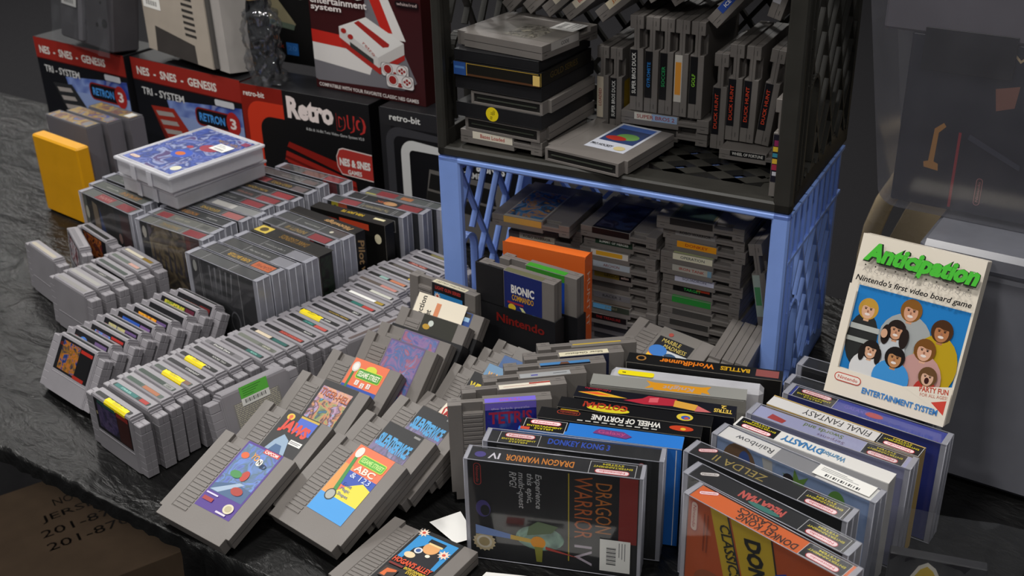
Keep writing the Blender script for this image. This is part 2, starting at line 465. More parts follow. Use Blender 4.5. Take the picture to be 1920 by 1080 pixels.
def snes_cart(label, M, group, spine=None, front=None, sticker=None, back=False):
    """spine: list of (x0, x1, colour[, text, textcolour]); front: list of print commands"""
    t = thing('wide_game_cartridge', label, 'cartridge', M, group)
    obj('shell', SNES_BODY, t)
    for wg in SNES_WINGS: obj('grip_wing', wg, t)
    if spine:
        p = P(8.6, 0.72)
        first = spine[0]
        p.rrect(0, 0, 8.6, 0.72, 0.25, first[2]) if first[2] else None
        for sp in spine:
            if sp[0] > 0 or sp[1] < 8.6: p.rect(sp[0], 0.06, sp[1], 0.66, sp[2])
            if len(sp) > 3 and sp[3]: p.txt(sp[3], (sp[0]+sp[1])/2, 0.36, 0.3, sp[4], w=min(sp[1]-sp[0]-0.3, len(sp[3])*0.34), bold=0.01)
        p.build('spine_label', lambda x, y, z: (-4.3+x, -0.7+y, 8.7+z), t)
    if front:
        p = P(8.8, 4.9); p.bg('17171b')
        for a in front: getattr(p, a[0])(*a[1:])
        p.build('front_label', lambda x, y, z: (-4.4+x, -1.0-z, 3.3+y), t)
    if back:
        p = P(7.0, 4.2); p.bg('8d8a88'); p.L += 1
        for k in range(16):
            x = 0.2
            while x < 6.6:
                wd = 0.12+random.random()*0.5
                p.rect(x, 0.2+k*0.25, min(6.8, x+wd), 0.2+k*0.25+0.11, 'cfc9b2', up=False); x += wd+0.1
        p.build('back_label', lambda x, y, z: (-3.6+x, -1.0-z, 2.6+y), t)
    if sticker:
        x0, x1, col, irregular = sticker
        p = P(x1-x0, 1.5)
        n = 12; top = [(p.w*i/n, 1.42-0.14*random.random()) for i in range(n+1)]; bot = [(p.w*i/n, 0.05+0.2*random.random()) for i in range(n+1)]
        mid_ = [(p.w*i/n, 0.78) for i in range(n+1)]; md2 = [(p.w*i/n, 0.52) for i in range(n+1)]
        for lo_, hi_ in ((mid_, top), (md2, mid_), (bot, md2)):
            p.poly(lo_+hi_[::-1], col, up=False)
        p.L += 1
        for k in range(3): p.rect(p.w*0.3, 0.9+0.14*k, p.w*(0.62+0.1*(k % 2)), 0.94+0.14*k, '4a4a30', up=False)
        def wrap(x, v, z):
            if v > 0.78: return (x0+x, -0.72+(v-0.78), 8.72+z)           # on the top
            if v > 0.52: return (x0+x, -0.72-(0.78-v)*0.9, 8.72+z-(0.78-v)*0.95)
            return (x0+x, -1.0-z-0.01, 8.25-(0.52-v)*1.0+0.2*(v/0.52))
        p.build('price_sticker', wrap, t)
    return t

# ---- boxes
def carton(label, M, w, d, h, faces, body=CARD_BLACK, edge=None, group=None, name='game_box', cat='box', prot=None, worn=0.05, ex=0.9, parts=None):
    """box 0..w, 0..d, 0..h; front at y=0. faces: front/top/right/left -> P sheets. prot: None or 'clear'"""
    t = thing(name, label, cat, M, group)
    g = 0.14 if prot else 0.0
    mb = MB(); mb.box(0, w, 0, d, g, h, body, worn, edge or body); mb.build('carton', t)
    fn = {'front': lambda x, y, z: (x, -z, g+y), 'top': lambda x, y, z: (x, y, h+z), 'right': lambda x, y, z: (w+z, x, g+y),
          'left': lambda x, y, z: (-z, d-x, g+y), 'back': lambda x, y, z: (w-x, d+z, g+y)}
    for k, p in faces.items():
        if p: p.build(k+'_print', fn[k], t)
    if prot:
        q = 0.13; mb = MB()
        x0, x1, y0, y1, z0, z1 = -ex, w+ex, -q, d+q, 0.0, h+q
        mb.quad([(x0, y0, z0), (x1, y0, z0), (x1, y0, z1), (x0, y0, z1)], CLEAR)
        mb.quad([(x0, y0, z1), (x1, y0, z1), (x1, y1, z1), (x0, y1, z1)], CLEAR)
        mb.quad([(x1, y1, z0), (x0, y1, z0), (x0, y1, z1), (x1, y1, z1)], CLEAR)
        r = 0.05
        for (yy, zz) in ((y0, z1), (y1, z1), (y0, z0)): mb.tube([(x0, yy, zz), (x1, yy, zz)], r, MILKY, 6)  # milky strips: white edge highlights of the film put into the colour
        mb.build('protector_sleeve', t)
        for (a, b) in ((x0, -0.02), (w+0.02, x1)):
            mb = MB(); xo = a if a < 0 else b; xi = b if a < 0 else a
            lo, hi = min(a, b), max(a, b)
            mb.quad([(lo, y0-0.01, z0), (hi, y0-0.01, z0), (hi, y0-0.01, z1), (lo, y0-0.01, z1)], MILKY)
            mb.quad([(lo, y0, z1+0.01), (hi, y0, z1+0.01), (hi, y1, z1+0.01), (lo, y1, z1+0.01)], MILKY)
            mb.quad([(lo, y1+0.01, z0), (hi, y1+0.01, z0), (hi, y1+0.01, z1), (lo, y1+0.01, z1)], MILKY)
            mb.quad([(xo, y0, z0), (xo, y1, z0), (xo, y1, z1), (xo, y0, z1)], MILKY)
            for yy in (y0, y1): mb.tube([(xo, yy, z0), (xo, yy, z1)], r, MILKY, 6)  # same painted highlight strips round the end edges
            mb.tube([(xo, y0, z1), (xo, y1, z1)], r, MILKY, 6)
            mb.tube([(xo, (y0+y1)/2, z0), (xo, (y0+y1)/2, z1)], 0.07, MILKY, 6)
            mb.build('protector_end', t)
    return t
def maker_panel(p, x0, x1, d, rot=0, dark='141416'):
    """dark corner panel with the maker's capsule and two lines of yellow lettering"""
    p.rect(x0, 0.04, x1, d-0.04, 'd8d8d8'); p.rect(x0+0.05, 0.09, x1-0.05, d-0.09, dark)
    cx = (x0+x1)/2; w = x1-x0; s = 1 if rot == 0 else -1
    p.oval(cx, d/2+s*d*0.24, w*0.74, d*0.34, rot=rot)
    p.txt('ENTERTAINMENT', cx, d/2-s*d*0.10, d*0.13, 'd8c820', w=w*0.84, rot=rot, bold=0.02)
    p.txt('SYSTEM', cx, d/2-s*d*0.30, d*0.13, 'd8c820', w=w*0.45, rot=rot, bold=0.02)

# ---- dairy crate on its side: x width, y depth (opening at y=0), z up
def bars_in_rect(a0, a1, b0, b1, ang, step, off=0.0):
    """parallel line segments at angle ang clipped to a rectangle"""
    t = R_(ang); d = (math.cos(t), math.sin(t)); n = (-d[1], d[0]); out = []
    cs = [n[0]*a+n[1]*b for a in (a0, a1) for b in (b0, b1)]
    k = math.floor(min(cs)/step)
    while k*step+off < max(cs):
        c = k*step+off; k += 1
        ts = []
        for (lim, ax) in ((a0, 0), (a1, 0), (b0, 1), (b1, 1)):
            if abs(d[ax]) < 1e-6: continue
            s = (lim-n[ax]*c)/d[ax]; q = (n[0]*c+d[0]*s, n[1]*c+d[1]*s)
            if a0-1e-6 <= q[0] <= a1+1e-6 and b0-1e-6 <= q[1] <= b1+1e-6: ts.append((s, q))
        if len(ts) >= 2:
            ts.sort(); p, q = ts[0][1], ts[-1][1]
            if math.hypot(p[0]-q[0], p[1]-q[1]) > 1.2: out.append((p, q))
    return out
def crate(label, M, W, Dp, H, mat, lip, group, rw=3.0):
    t = thing('milk_crate', label, 'crate', M, group)
    T = 0.45     # wall thickness
    # corner posts: L-shaped, chamfered
    for (x, sx) in ((0, 1), (W, -1)):
        for (z, sz) in ((0, 1), (H, -1)):
            mb = MB(); xa, xb = sorted((x, x+sx*3.4)); za, zb = sorted((z, z+sz*T*1.6))
            mb.box(xa, xb, 0.2, Dp, za, zb, mat, 0.08)
            xa, xb = sorted((x, x+sx*T*1.6)); za, zb = sorted((z, z+sz*3.2))
            mb.box(xa, xb, 0.2, Dp, za, zb, mat, 0.08)
            mb.build('corner_post', t)
    # rolled rim round the opening
    mb = MB(); r = lip
    mb.box(-0.25, W+0.25, -0.3, 1.2, 0, r, mat, 0.25); mb.box(-0.25, W+0.25, -0.3, 1.2, H-r, H, mat, 0.25)
    mb.box(-0.25, rw, -0.3, 0.9, 0, H, mat, 0.25); mb.box(W-1.9, W+0.25, -0.3, 0.9, 0, H, mat, 0.25)
    mb.build('rim', t)
    def wall(name, fn, A, B, nrm, solid_top, steps=(3.4, 3.4)):
        """fn maps (a along depth/width, b up, c outward) to xyz"""
        mb = MB()
        def bx(a0, a1, b0, b1, c0, c1):
            q = [fn(a, b, c) for a in (a0, a1) for b in (b0, b1) for c in (c0, c1)]
            xs = [p[0] for p in q]; ys = [p[1] for p in q]; zs = [p[2] for p in q]
            mb.box(min(xs), max(xs), min(ys), max(ys), min(zs), max(zs), mat, 0.05)
        st = solid_top
        bx(0.9, A, 0, 2.6, 0, T); bx(0.9, A, B-st, B, 0, T); bx(0.6, 3.2, 0, B, 0, T); bx(A-2.6, A, 0, B, 0, T)
        # raised ribs on the outside
        bx(0.6, A, B-st-0.3, B-st+0.2, 0, T+0.35); bx(0.6, A, B-0.5, B, 0, T+0.35)
        k = 1.6
        while k < A-0.6:
            bx(k-0.15, k+0.15, B-st, B, 0, T+0.35); k += 2.7
        bx(3.1, 3.4, 2.4, B-st, 0, T+0.35); bx(A-2.9, A-2.6, 2.4, B-st, 0, T+0.35); bx(1.6, 1.85, 2.4, B-st, 0, T+0.35)
        # hand hole: arched rib
        pts = []
        cx, zb, zt, rx = 5.6, 4.0, 12.5, 2.0
        for i in range(13): a = R_(180-i*15); pts.append((cx+rx*math.cos(a), zt+rx*1.25*math.sin(a)))
        pts = [(cx-rx, zb)]+pts+[(cx+rx, zb)]
        for i in range(len(pts)-1):
            a, b = pts[i], pts[i+1]
            mb.beam(fn(a[0], a[1], T/2), fn(b[0], b[1], T/2), 0.45, 1.1, nrm, mat)
        w_ = mb.build(name, t)
        for ang, stp in ((62, steps[0]), (-62, steps[1])):
            for (p, q) in bars_in_rect(3.2, A-2.6, 2.6, B-st, ang, stp, 0.9):
                # leave the hand hole open
                def inside(u): return abs(u[0]-cx) < rx and zb-1 < u[1] < zt+rx
                N = 14; seg = []; cur = []
                for i in range(N+1):
                    u = (p[0]+(q[0]-p[0])*i/N, p[1]+(q[1]-p[1])*i/N)
                    if inside(u):
                        if len(cur) > 1: seg.append((cur[0], cur[-1]))
                        cur = []
                    else: cur.append(u)
                if len(cur) > 1: seg.append((cur[0], cur[-1]))
                for (u, v) in seg:
                    b = MB(); b.beam(fn(u[0], u[1], T/2), fn(v[0], v[1], T/2), 0.42, 0.85, nrm, mat); b.build('lattice_bar', w_)
    wall('side_wall', lambda a, b, c: (T-c, a, b), Dp, H, (1, 0, 0), 3.4, (4.2, 7.4))
    wall('side_wall', lambda a, b, c: (W-T+c, a, b), Dp, H, (1, 0, 0), 6.5, (3.0, 5.4))
    # floor and roof: solid front band, lattice behind
    for (z, nm) in ((0.16, 'floor_panel'), (H-T-0.4, 'roof_panel')):
        mb = MB(); mb.box(0.4, W-0.4, 0.8, 4.6, z, z+T+0.35, mat, 0.06); mb.box(0.4, W-0.4, Dp-2.5, Dp, z, z+T, mat); mb.box(0.4, 5, 0.8, Dp, z, z+T, mat); mb.box(W-5, W-0.4, 0.8, Dp, z, z+T, mat)
        f_ = mb.build(nm, t)
        for ang in (35, -35):
            for (p, q) in bars_in_rect(5, W-5, 4.6, Dp-2.5, ang, 4.4):
                b = MB(); b.beam((p[0], p[1], z+T/2), (q[0], q[1], z+T/2), 1.9, T+0.3, (0, 0, 1), mat); b.build('lattice_bar', f_)
    mb = MB(); mb.box(0.4, W-0.4, Dp-T, Dp, 0.3, 3, mat); mb.box(0.4, W-0.4, Dp-T, Dp, H-3, H-0.3, mat)
    b_ = mb.build('back_wall', t)
    for ang in (50, -50):
        for (p, q) in bars_in_rect(3, W-3, 3, H-3, ang, 3.8):
            b = MB(); b.beam((p[0], Dp-T/2, p[1]), (q[0], Dp-T/2, q[1]), 0.6, T+0.3, (0, 1, 0), mat); b.build('lattice_bar', b_)
    return t
ORD = ['first', 'second', 'third', 'fourth', 'fifth', 'sixth', 'seventh', 'eighth', 'ninth', 'tenth', 'eleventh', 'twelfth', 'thirteenth', 'fourteenth', 'fifteenth', 'sixteenth', 'seventeenth', 'eighteenth', 'nineteenth', 'twentieth', 'twenty-first', 'twenty-second', 'twenty-third', 'twenty-fourth', 'twenty-fifth', 'twenty-sixth', 'twenty-seventh', 'twenty-eighth', 'twenty-ninth', 'thirtieth']
# ------------------------------------------------------------------ the setting
from mathutils import noise
TY = 9.5                                            # yaw of the stall table
TX = Vector((math.cos(R_(TY)), math.sin(R_(TY)), 0)); TN = Vector((-TX.y, TX.x, 0))
T0 = Vector((-104.3, 49.3, 0))                      # a point on the table's front edge
def tab(a, b, z): q = T0 + TX*a + TN*b; return (q.x, q.y, z)

def cloth_material():
    m, nt, b = _new('black_plastic_sheet')
    N = nt.nodes; Lk = nt.links
    b.inputs['Base Color'].default_value = (0.005, 0.005, 0.005, 1); b.inputs['Roughness'].default_value = 0.34; b.inputs['Specular IOR Level'].default_value = 0.3
    tc = N.new('ShaderNodeTexCoord')
    mp = N.new('ShaderNodeMapping'); mp.inputs['Scale'].default_value = (1.0, 2.2, 1.0); mp.inputs['Rotation'].default_value = (0, 0, R_(55))
    n1 = N.new('ShaderNodeTexNoise'); n1.inputs['Scale'].default_value = 9; n1.inputs['Detail'].default_value = 6; n1.inputs['Distortion'].default_value = 1.2
    n2 = N.new('ShaderNodeTexNoise'); n2.inputs['Scale'].default_value = 45; n2.inputs['Detail'].default_value = 3; n2.inputs['Distortion'].default_value = 0.8
    Lk.new(tc.outputs['Object'], mp.inputs['Vector']); Lk.new(mp.outputs[0], n1.inputs['Vector']); Lk.new(mp.outputs[0], n2.inputs['Vector'])
    b1 = N.new('ShaderNodeBump'); b1.inputs['Strength'].default_value = 0.35; b1.inputs['Distance'].default_value = 0.02
    b2 = N.new('ShaderNodeBump'); b2.inputs['Strength'].default_value = 0.25; b2.inputs['Distance'].default_value = 0.006
    Lk.new(n1.outputs['Fac'], b1.inputs['Height']); Lk.new(n2.outputs['Fac'], b2.inputs['Height'])
    Lk.new(b1.outputs[0], b2.inputs['Normal']); Lk.new(b2.outputs[0], b.inputs['Normal'])
    return m
SHEET = cloth_material()

def dark(name, h, rough=0.8, scale=40, bump=0.3):
    m = plastic(name, h, rough=rough, scale=scale, bump=bump, var=0.25); return m
mb = MB(); mb.box(-2600, 1600, -900, 900, -76, -75, dark('dark_hall_carpet', '17161a', 0.9, 120)); struct(mb.build('floor'))
mb = MB(); mb.box(-2600, 1600, 900, 904, -76, 420, dark('dark_hall_drape', '0e0e11', 0.9, 20)); struct(mb.build('wall_back'))

# folding table: top slab, apron, legs
t = thing('folding_table', 'long folding table under a black plastic sheet, carrying all the games', 'table', Matrix.Identity(4))
mb = MB(); top = plastic('table_top_laminate', '3a3632', rough=0.6)
pts = [tab(-190, 0.6, 0)[:2], tab(95, 0.6, 0)[:2], tab(95, 92, 0)[:2], tab(-190, 92, 0)[:2]]
mb.prism(pts, -3.2, -0.45, top); mb.build('table_top', t, fixn=True)
for (a, b) in ((-180, 10), (-180, 84), (85, 10), (85, 84)):
    mb = MB(); x, y, _ = tab(a, b, 0); mb.tube([(x, y, -75), (x, y, -3)], 1.5, BLACKP, 10); mb.build('leg', t)
# black plastic sheet: flat under the goods, wrinkled along the front edge, hanging in pleats below it
mb = MB(); NA, NB = 420, 30
def sheet_z(a, b):
    """wrinkles only on the bare strip along the edge, left of the cartridges"""
    k = max(0.0, 1-b/7.0)*max(0.0, min(1.0, (-9.0-a)/3.0)); k2 = max(0.0, 1-b/2.0)
    return max(k*k, 0)*(1.1*abs(noise.noise(Vector((a*0.22+b*0.3, b*0.22, 3.1)))) + 0.5*abs(noise.noise(Vector((a*0.6+b*0.7, b*0.5, 7.7))))) - 0.15*k2
rows = []
def hang(a): return 1.6 + 26.0*max(0.0, min(1.0, (a-6.0)/5.0))
for j in range(10):                                                    # hanging part, bottom to edge
    r = []
    for i in range(NA+1):
        a_ = -190+285*i/NA; k = 1-j/10.0
        r.append(tab(a_, -0.3-k*0.4-(0.35 if a_ < 6 else 1.6)*k**0.6*(0.5+0.5*math.sin(a_*2.1+1.3*math.sin(a_*0.63))), -0.1-hang(a_)*k))
    rows.append(r)
for j in range(NB+1):
    b = 92*(j/NB)**1.7
    rows.append([tab(-190+285*i/NA, b, sheet_z(-190+285*i/NA, b)-0.15) for i in range(NA+1)])
base = 0
for r in rows: mb.v += r
for j in range(len(rows)-1):
    for i in range(NA):
        q = j*(NA+1)+i; mb.face((q, q+1, q+NA+2, q+NA+1), SHEET, True)
sh = mb.build('black_plastic_sheet'); tag(sh, 'crinkled glossy black plastic sheet covering the sales table', 'tablecloth')

# shipping carton on the floor in front of the table
cb = dark('brown_corrugated_card', '6d5a48', 0.85, 60, 0.1)
t = thing('shipping_carton', 'brown cardboard carton with black printed phone numbers under the table', 'carton', yawM((-154.6, 48, -75), 76))
mb = MB(); mb.box(0, 44, 0, 34, 0, 30, cb, 0.2); mb.build('carton', t)
p = P(40, 32)
for k, s_ in enumerate(['NOW', 'JERSEY', '201-870', '201-870']):
    p.txt(s_, 13.5, 26.0-k*4.1, 2.2, '100c0a', w=len(s_)*2.0, bold=0.0)
p.build('printed_lettering', lambda x, y, z: (2+x, y, 30.0+z), t)
# ------------------------------------------------------------------ wide grey cartridges
A_POS = [(-120.9, 53.6), (-121.0, 56.0), (-121.2, 57.9), (-121.6, 59.9), (-121.0, 61.9), (-121.1, 64.0), (-121.3, 66.1), (-121.1, 67.9), (-121.4, 70.0), (-119.7, 71.9), (-119.6, 74.0), (-119.5, 75.8), (-118.9, 77.7), (-118.8, 79.8), (-118.7, 81.7), (-118.7, 83.7), (-118.6, 85.6), (-118.7, 87.5), (-118.1, 89.4), (-118.4, 91.4), (-118.8, 93.4), (-119.9, 95.3), (-120.2, 97.2), (-120.2, 99.1), (-120.2, 101.0), (-119.4, 102.9), (-119.0, 104.8), (-119.3, 106.7)]
BK, TE, RD, GN, WH, YL, GD = '1b1b1d', '1f5a55', 'a8322c', '3a5244', 'e4e2da', 'f2dc10', 'b8952e'
A_SPINE = [
 ('dark spine and teal-and-red front, torn yellow sticker', [(0, 8.6, '232325')]),
 ('teal lettered spine', [(0, 8.6, '2b3a38'), (0.4, 5.6, '2f6f6c', 'STRIKER', '9fd0c8'), (6.4, 8.2, RD)]),
 ('mottled green and orange spine', [(0, 8.6, '55605a'), (0.3, 3.6, '3f5148'), (4.0, 7.6, 'a86a4a')]),
 ('dark green spine with a pale end tag', [(0, 8.6, '39463f'), (6.2, 8.2, '8d8f8c', 'USA', '202020')]),
 ('green and brown spine under a yellow sticker', [(0, 8.6, '47504a'), (4.6, 8.2, '7d5f50')]),
 ('black spine with white print and a yellow sticker', [(0, 8.6, '222225'), (3.2, 8.2, '1c1c1e', 'STARFIGHT', 'd8d8d4')]),
 ('black spine lettered in white', [(0, 8.6, '1d1d1f', 'JUST FOR THE FUN', 'd5d5cf')]),
 ('black spine with small white end print', [(0, 8.6, '202022'), (3.5, 8.3, '1a1a1c', 'ROUND TWO', 'c9c9c4')]),
 ('grey spine with slanted white script', [(0, 8.6, '6e6c70'), (1.2, 6.6, '4e4d50', 'Double Dare', 'f0efe8')]),
 ('black spine ending in teal and red', [(0, 8.6, BK), (4.9, 8.2, TE, 'MOON', '8fd0c0')]),
 ('dull silver-green spine', [(0, 8.6, '6b6f66'), (4.8, 8.2, '5a5d55', 'GRAND', 'cfcdb8')]),
 ('black spine with a torn cream patch', [(0, 8.6, BK), (1.2, 4.6, 'd9c9b0'), (5.0, 8.2, TE)]),
 ('black spine with red lettering', [(0, 8.6, BK), (3.4, 8.3, '8e2d28', 'ALIEN SYNDROME', 'd06a58')]),
 ('black spine with grey end lettering', [(0, 8.6, BK), (5.6, 8.3, '2a2a2c', 'MARIO', 'd0d0cc')]),
 ('black spine ending teal and pink', [(0, 8.6, BK), (3.2, 5.6, TE, 'SUPER', '5fb0a4'), (5.8, 8.3, 'b84c44')]),
 ('black spine and a bright yellow sticker', [(0, 8.6, BK), (3.0, 7.0, '161618', 'BLADE 2000', 'eeeee8')]),
 ('black spine with gold lettering', [(0, 8.6, BK), (3.6, 8.2, '1f1d16', 'GOLDEN EMPIRE', 'b99a3c')]),
 ('plain black spine with one white word', [(0, 8.6, BK), (6.6, 8.2, BK, 'ZERO', 'e4e4de')]),
 ('black spine with teal middle and red end', [(0, 8.6, BK), (3.4, 5.8, '1f6a60'), (5.9, 8.2, 'b03a34')]),
 ('black spine covered by a long white label', [(0, 8.6, BK), (0.8, 6.6, 'f0efea'), (6.7, 8.3, 'a0862c')]),
 ('grey spine with shiny white strip', [(0, 8.6, '2a2a2c'), (3.6, 8.2, 'c9c9be')]),
 ('brownish spine with a pink end', [(0, 8.6, '5b524c'), (4.8, 8.2, 'c08278')]),
 ('black spine with cream and orange flecks', [(0, 8.6, BK), (2.6, 4.4, '8fb0a8'), (5.0, 8.2, 'c07a5a')]),
 ('black spine with gold end square', [(0, 8.6, '2a2a28'), (6.8, 8.2, 'c8a82a')]),
 ('black spine with thin silver line', [(0, 8.6, '2f2d2b'), (1.0, 6.0, '55504a')]),
 ('black spine with salmon lettering', [(0, 8.6, BK), (1.6, 5.6, '7a3a34', 'TRIAL RUN', 'f0a898')]),
 ('black spine with narrow white edge', [(0, 8.6, BK), (5.6, 8.0, '3a3a38')]),
 ('dark spine with olive middle', [(0, 8.6, BK), (2.2, 5.2, '7d7648')]),
 ('dark brown spine beside the blue crate post', [(0, 8.6, '241f1e')]),
]
for i, ((x, y), (d, sp)) in enumerate(zip(A_POS, A_SPINE)):
    lean = 0.6
    a = R_(0.35*math.sin(i*1.7)+(1.5 if i > 20 else 0.06*i)); t_ = R_(lean)
    ux = Vector((math.cos(a), math.sin(a), 0)); uz = Vector((0, math.sin(t_), math.cos(t_))); uy = uz.cross(ux)
    st = {0: (-1.6, 3.6, YL, 1), 4: (-2.0, 2.6, YL, 1), 6: (-2.6, 1.6, YL, 1), 15: (-4.0, 0.6, YL, 1)}.get(i)
    fr = None
    if i == 0:
        fr = [('rect', 0.7, 0.5, 5.6, 4.2, art(['2a2440', '54476a', '3b3357', '17151f'], 60, 3)), ('rect', 0.9, 4.3, 5.4, 4.8, '22504c'), ('rect', 5.7, 0.2, 8.6, 4.4, '3a1a18'), ('rect', 5.7, 4.1, 8.6, 4.8, '8a2620'), ('ell', 0.45, 2.6, 0.22, 0.3, '9a8f70')]
    M = frame((x+4.0, 53.6+1.963*i+0.95+(0.0 if i else -0.5), 0.02), ux, uy, uz, 0.915)
    snes_cart('%s cartridge of the long diagonal row, %s' % (ORD[i], d), M, 'long diagonal row of wide grey cartridges', sp, fr, st)

def leanM(tip, yaw, lean, s=0.93):
    """matrix from the right-hand front top corner of the cartridge's wing"""
    a = R_(yaw); t_ = R_(lean)
    ux = Vector((math.cos(a), math.sin(a), 0)); h = Vector((-math.sin(a), math.cos(a), 0))
    uz = h*math.sin(t_)+Vector((0, 0, math.cos(t_))); uy = uz.cross(ux)
    o = Vector(tip)-(ux*6.75-uy*0.95+uz*7.95)*s
    low = o.z - 1.0*s*abs(math.sin(t_)) - 0.02
    o -= Vector((0, 0, low))
    return frame(o, ux, uy, uz, s)
B_TIPS = [(-128.1, 58.8), (-128.4, 61.0), (-128.0, 63.2), (-128.4, 65.4), (-128.5, 67.6), (-128.0, 69.8), (-127.6, 72.0), (-128.0, 74.2), (-127.2, 76.4)]
BL_ = [
 ('blue and orange fantasy picture', [('rect', 0.9, 0.3, 5.4, 4.6, art(['16204a', '7a5a28', 'b06a24', '27407c', '142038'], 70, 1)), ('rect', 5.6, 0.2, 8.5, 4.7, '141416'), ('rect', 5.6, 4.0, 8.6, 4.5, 'b02c22'), ('rect', 5.2, 0.0, 8.0, 0.5, 'a02a20')]),
 ('blue globe picture', [('ell', 2.6, 2.8, 1.5, 1.6, '4f7fd0'), ('ell', 2.3, 3.2, 0.8, 0.9, 'cfe0f4'), ('rect', 5.4, 4.1, 8.5, 4.6, '6a5480')]),
 ('bright blue and pink picture', [('rect', 1.2, 1.0, 5.2, 4.4, art(['3f8fe0', '8a5a70', '4a90e4', 'c09070'], 50, 5)), ('rect', 5.4, 4.2, 8.5, 4.6, 'b4302a')]),
 ('yellow lettering over a blue sky picture', [('rect', 1.3, 1.0, 5.6, 4.5, art(['24439a', '8f8a4a', 'c8c08a', '2a3f70'], 60, 7)), ('rect', 5.6, 4.2, 8.5, 4.6, '6a5284')]),
 ('white lettering on orange and blue', [('rect', 1.3, 0.8, 5.8, 4.5, '2a56b0'), ('ell', 4.4, 2.6, 1.5, 1.5, 'a8482a'), ('txt', 'MAGIC', 2.9, 3.1, 1.3, 'f2ece4', 3.0, -8), ('rect', 6.0, 4.1, 8.5, 4.5, '7a5c90')]),
 ('orange jagged lettering', [('rect', 1.3, 0.8, 6.0, 4.5, art(['2b2420', 'e08a1c', 'f0b030', '8a3a14'], 70, 9)), ('ell', 2.2, 2.4, 1.3, 0.7, 'd8c8b4'), ('rect', 6.1, 4.1, 8.5, 4.5, '6a5284')]),
 ('blue and yellow lettering', [('txt', 'Super', 2.6, 3.6, 0.9, '4f78d8', 2.4), ('txt', 'Century', 4.6, 2.6, 1.0, 'f0c820', 2.8), ('rect', 6.4, 1.0, 8.4, 2.0, '55554a')]),
 ('green and yellow four-panel picture', [('rect', 1.0, 0.9, 6.2, 4.6, art(['28401c', 'c8b828', '4f7a2c', 'e0cc40', '1c2a1a'], 60, 12)), ('rect', 6.4, 3.9, 8.6, 4.7, '5a1c30')]),
 ('dark picture with red flash', [('rect', 1.6, 0.9, 6.0, 4.2, art(['17110f', '8a3018', '24201e', 'c06a30'], 60, 14)), ('rect', 6.0, 3.6, 8.5, 4.4, '6a1f20')]),
]
for i, ((x, y), (d, fr)) in enumerate(zip(B_TIPS, BL_)):
    fr = [('oval', 0.6, 3.9, 0.9, 0.4, 0, '2a1614', 'a83024')] + fr
    snes_cart('leaning grey cartridge whose black label shows %s' % d, leanM((x, y, 7.6), 2, 30, 0.91), 'leaning wide cartridges with labels showing', [(0, 8.6, '2b302c')], fr)
C_T = [((-144.1, 72.6), 'black spine and dark brown front picture', [(0, 8.6, '3c4540')], [('rect', 0.9, 0.3, 6.0, 4.4, art(['1c1412', '3a241a', '241a16'], 60, 4))]),
       ((-144.3, 74.9), 'green spine ending in pink', [(0, 8.6, '5a625a'), (5.4, 8.2, 'c09488')], None),
       ((-144.5, 77.2), 'cream spine with gold end', [(0, 8.6, '7a786c'), (0.2, 5.6, 'd8d0bc'), (5.7, 8.3, '8a6f2c')], None)]
for (x, y), d, sp, fr in C_T:
    snes_cart('grey cartridge with %s, near the dark castle box' % d, leanM((x, y, 8), -2, 3), 'three wide cartridges before the castle box', sp, fr)
D_T = [((-143.8, 65.9), 'frontmost of the left trio, shiny plain top', [(0, 8.6, '8a8886')]), ((-144.0, 68.2), 'middle of the left trio, glossy spine', [(0, 8.6, 'a09e9a')]), ((-143.7, 70.3), 'rear of the left trio, black and white spine', [(0, 8.6, '5a5c5a'), (2, 8.2, '3a3a3a', 'LEGACY', 'c8c8c0')])]
for (x, y), d, sp in D_T:
    snes_cart('grey cartridge, %s' % d, leanM((x, y, 8), -1, 4), 'trio of wide cartridges at the left edge', sp, None)
E_T = [((-158.6, 72.8), -18, 4, 'grey cartridge turned aslant, white and red label edge, before the far-left boxes', [(0, 8.6, '77757a')], [('rect', 0.5, 0.3, 8.3, 4.6, art(['1d2438', 'c8c8d0', '7a2c28', '24304a'], 60, 21))]),
       ((-157.6, 77.4), -4, 3, 'dark grey cartridge with orange and red label, leaning on a clear sleeved box', [(0, 8.6, '30302e')], [('rect', 0.6, 0.6, 7.2, 4.7, art(['1a1412', 'b0602c', '4a3020', '6a2030'], 70, 22))]),
       ((-157.8, 68.6), -4, 4, 'grey cartridge half out of view left of the aslant one', [(0, 8.6, 'b0a898')], None)]
for (x, y), yw, ln, d, sp, fr in E_T:
    snes_cart(d, leanM((x, y, 8), yw, ln), None, sp, fr)
# two wide cartridges set crosswise beside the row, spines towards the back
a = R_(87); ux = Vector((math.cos(a), math.sin(a), 0))
t_ = R_(14); uz = Vector((-math.sin(t_), 0, math.cos(t_))); uz = (uz - ux*uz.dot(ux)).normalized(); uy = uz.cross(ux)
# front faces the buyer (towards +x)
t = snes_cart('grey cartridge set crosswise with green and white price sticker over its top', frame((-106.4, 67.4, 0.15), ux, -uy if False else uy, uz, 0.95), None, None, None, None, back=True)
p = P(4.2, 2.6); p.rect(0, 0, 4.2, 1.0, 'f0f0ea'); p.rect(0, 1.0, 4.2, 2.6, '64c24a'); p.L += 1
for k in range(4): p.rect(0.4, 1.3+k*0.3, 2.0+0.4*k, 1.36+k*0.3, '2f6a28', up=False)
for k in range(16): p.rect(0.5+k*0.2, 0.3, 0.5+k*0.2+(0.06 if k % 3 else 0.12), 0.8, '303034', up=False)
p.build('price_sticker', lambda x, y, z: (-2.3+x, -1.03-z, 6.1+y), t)
a = R_(84); ux = Vector((math.cos(a), math.sin(a), 0)); t_ = R_(7); h = Vector((-math.sin(a), math.cos(a), 0))
uz = h*math.sin(t_)*1.0+Vector((0, 0, math.cos(t_))); uy = uz.cross(ux)
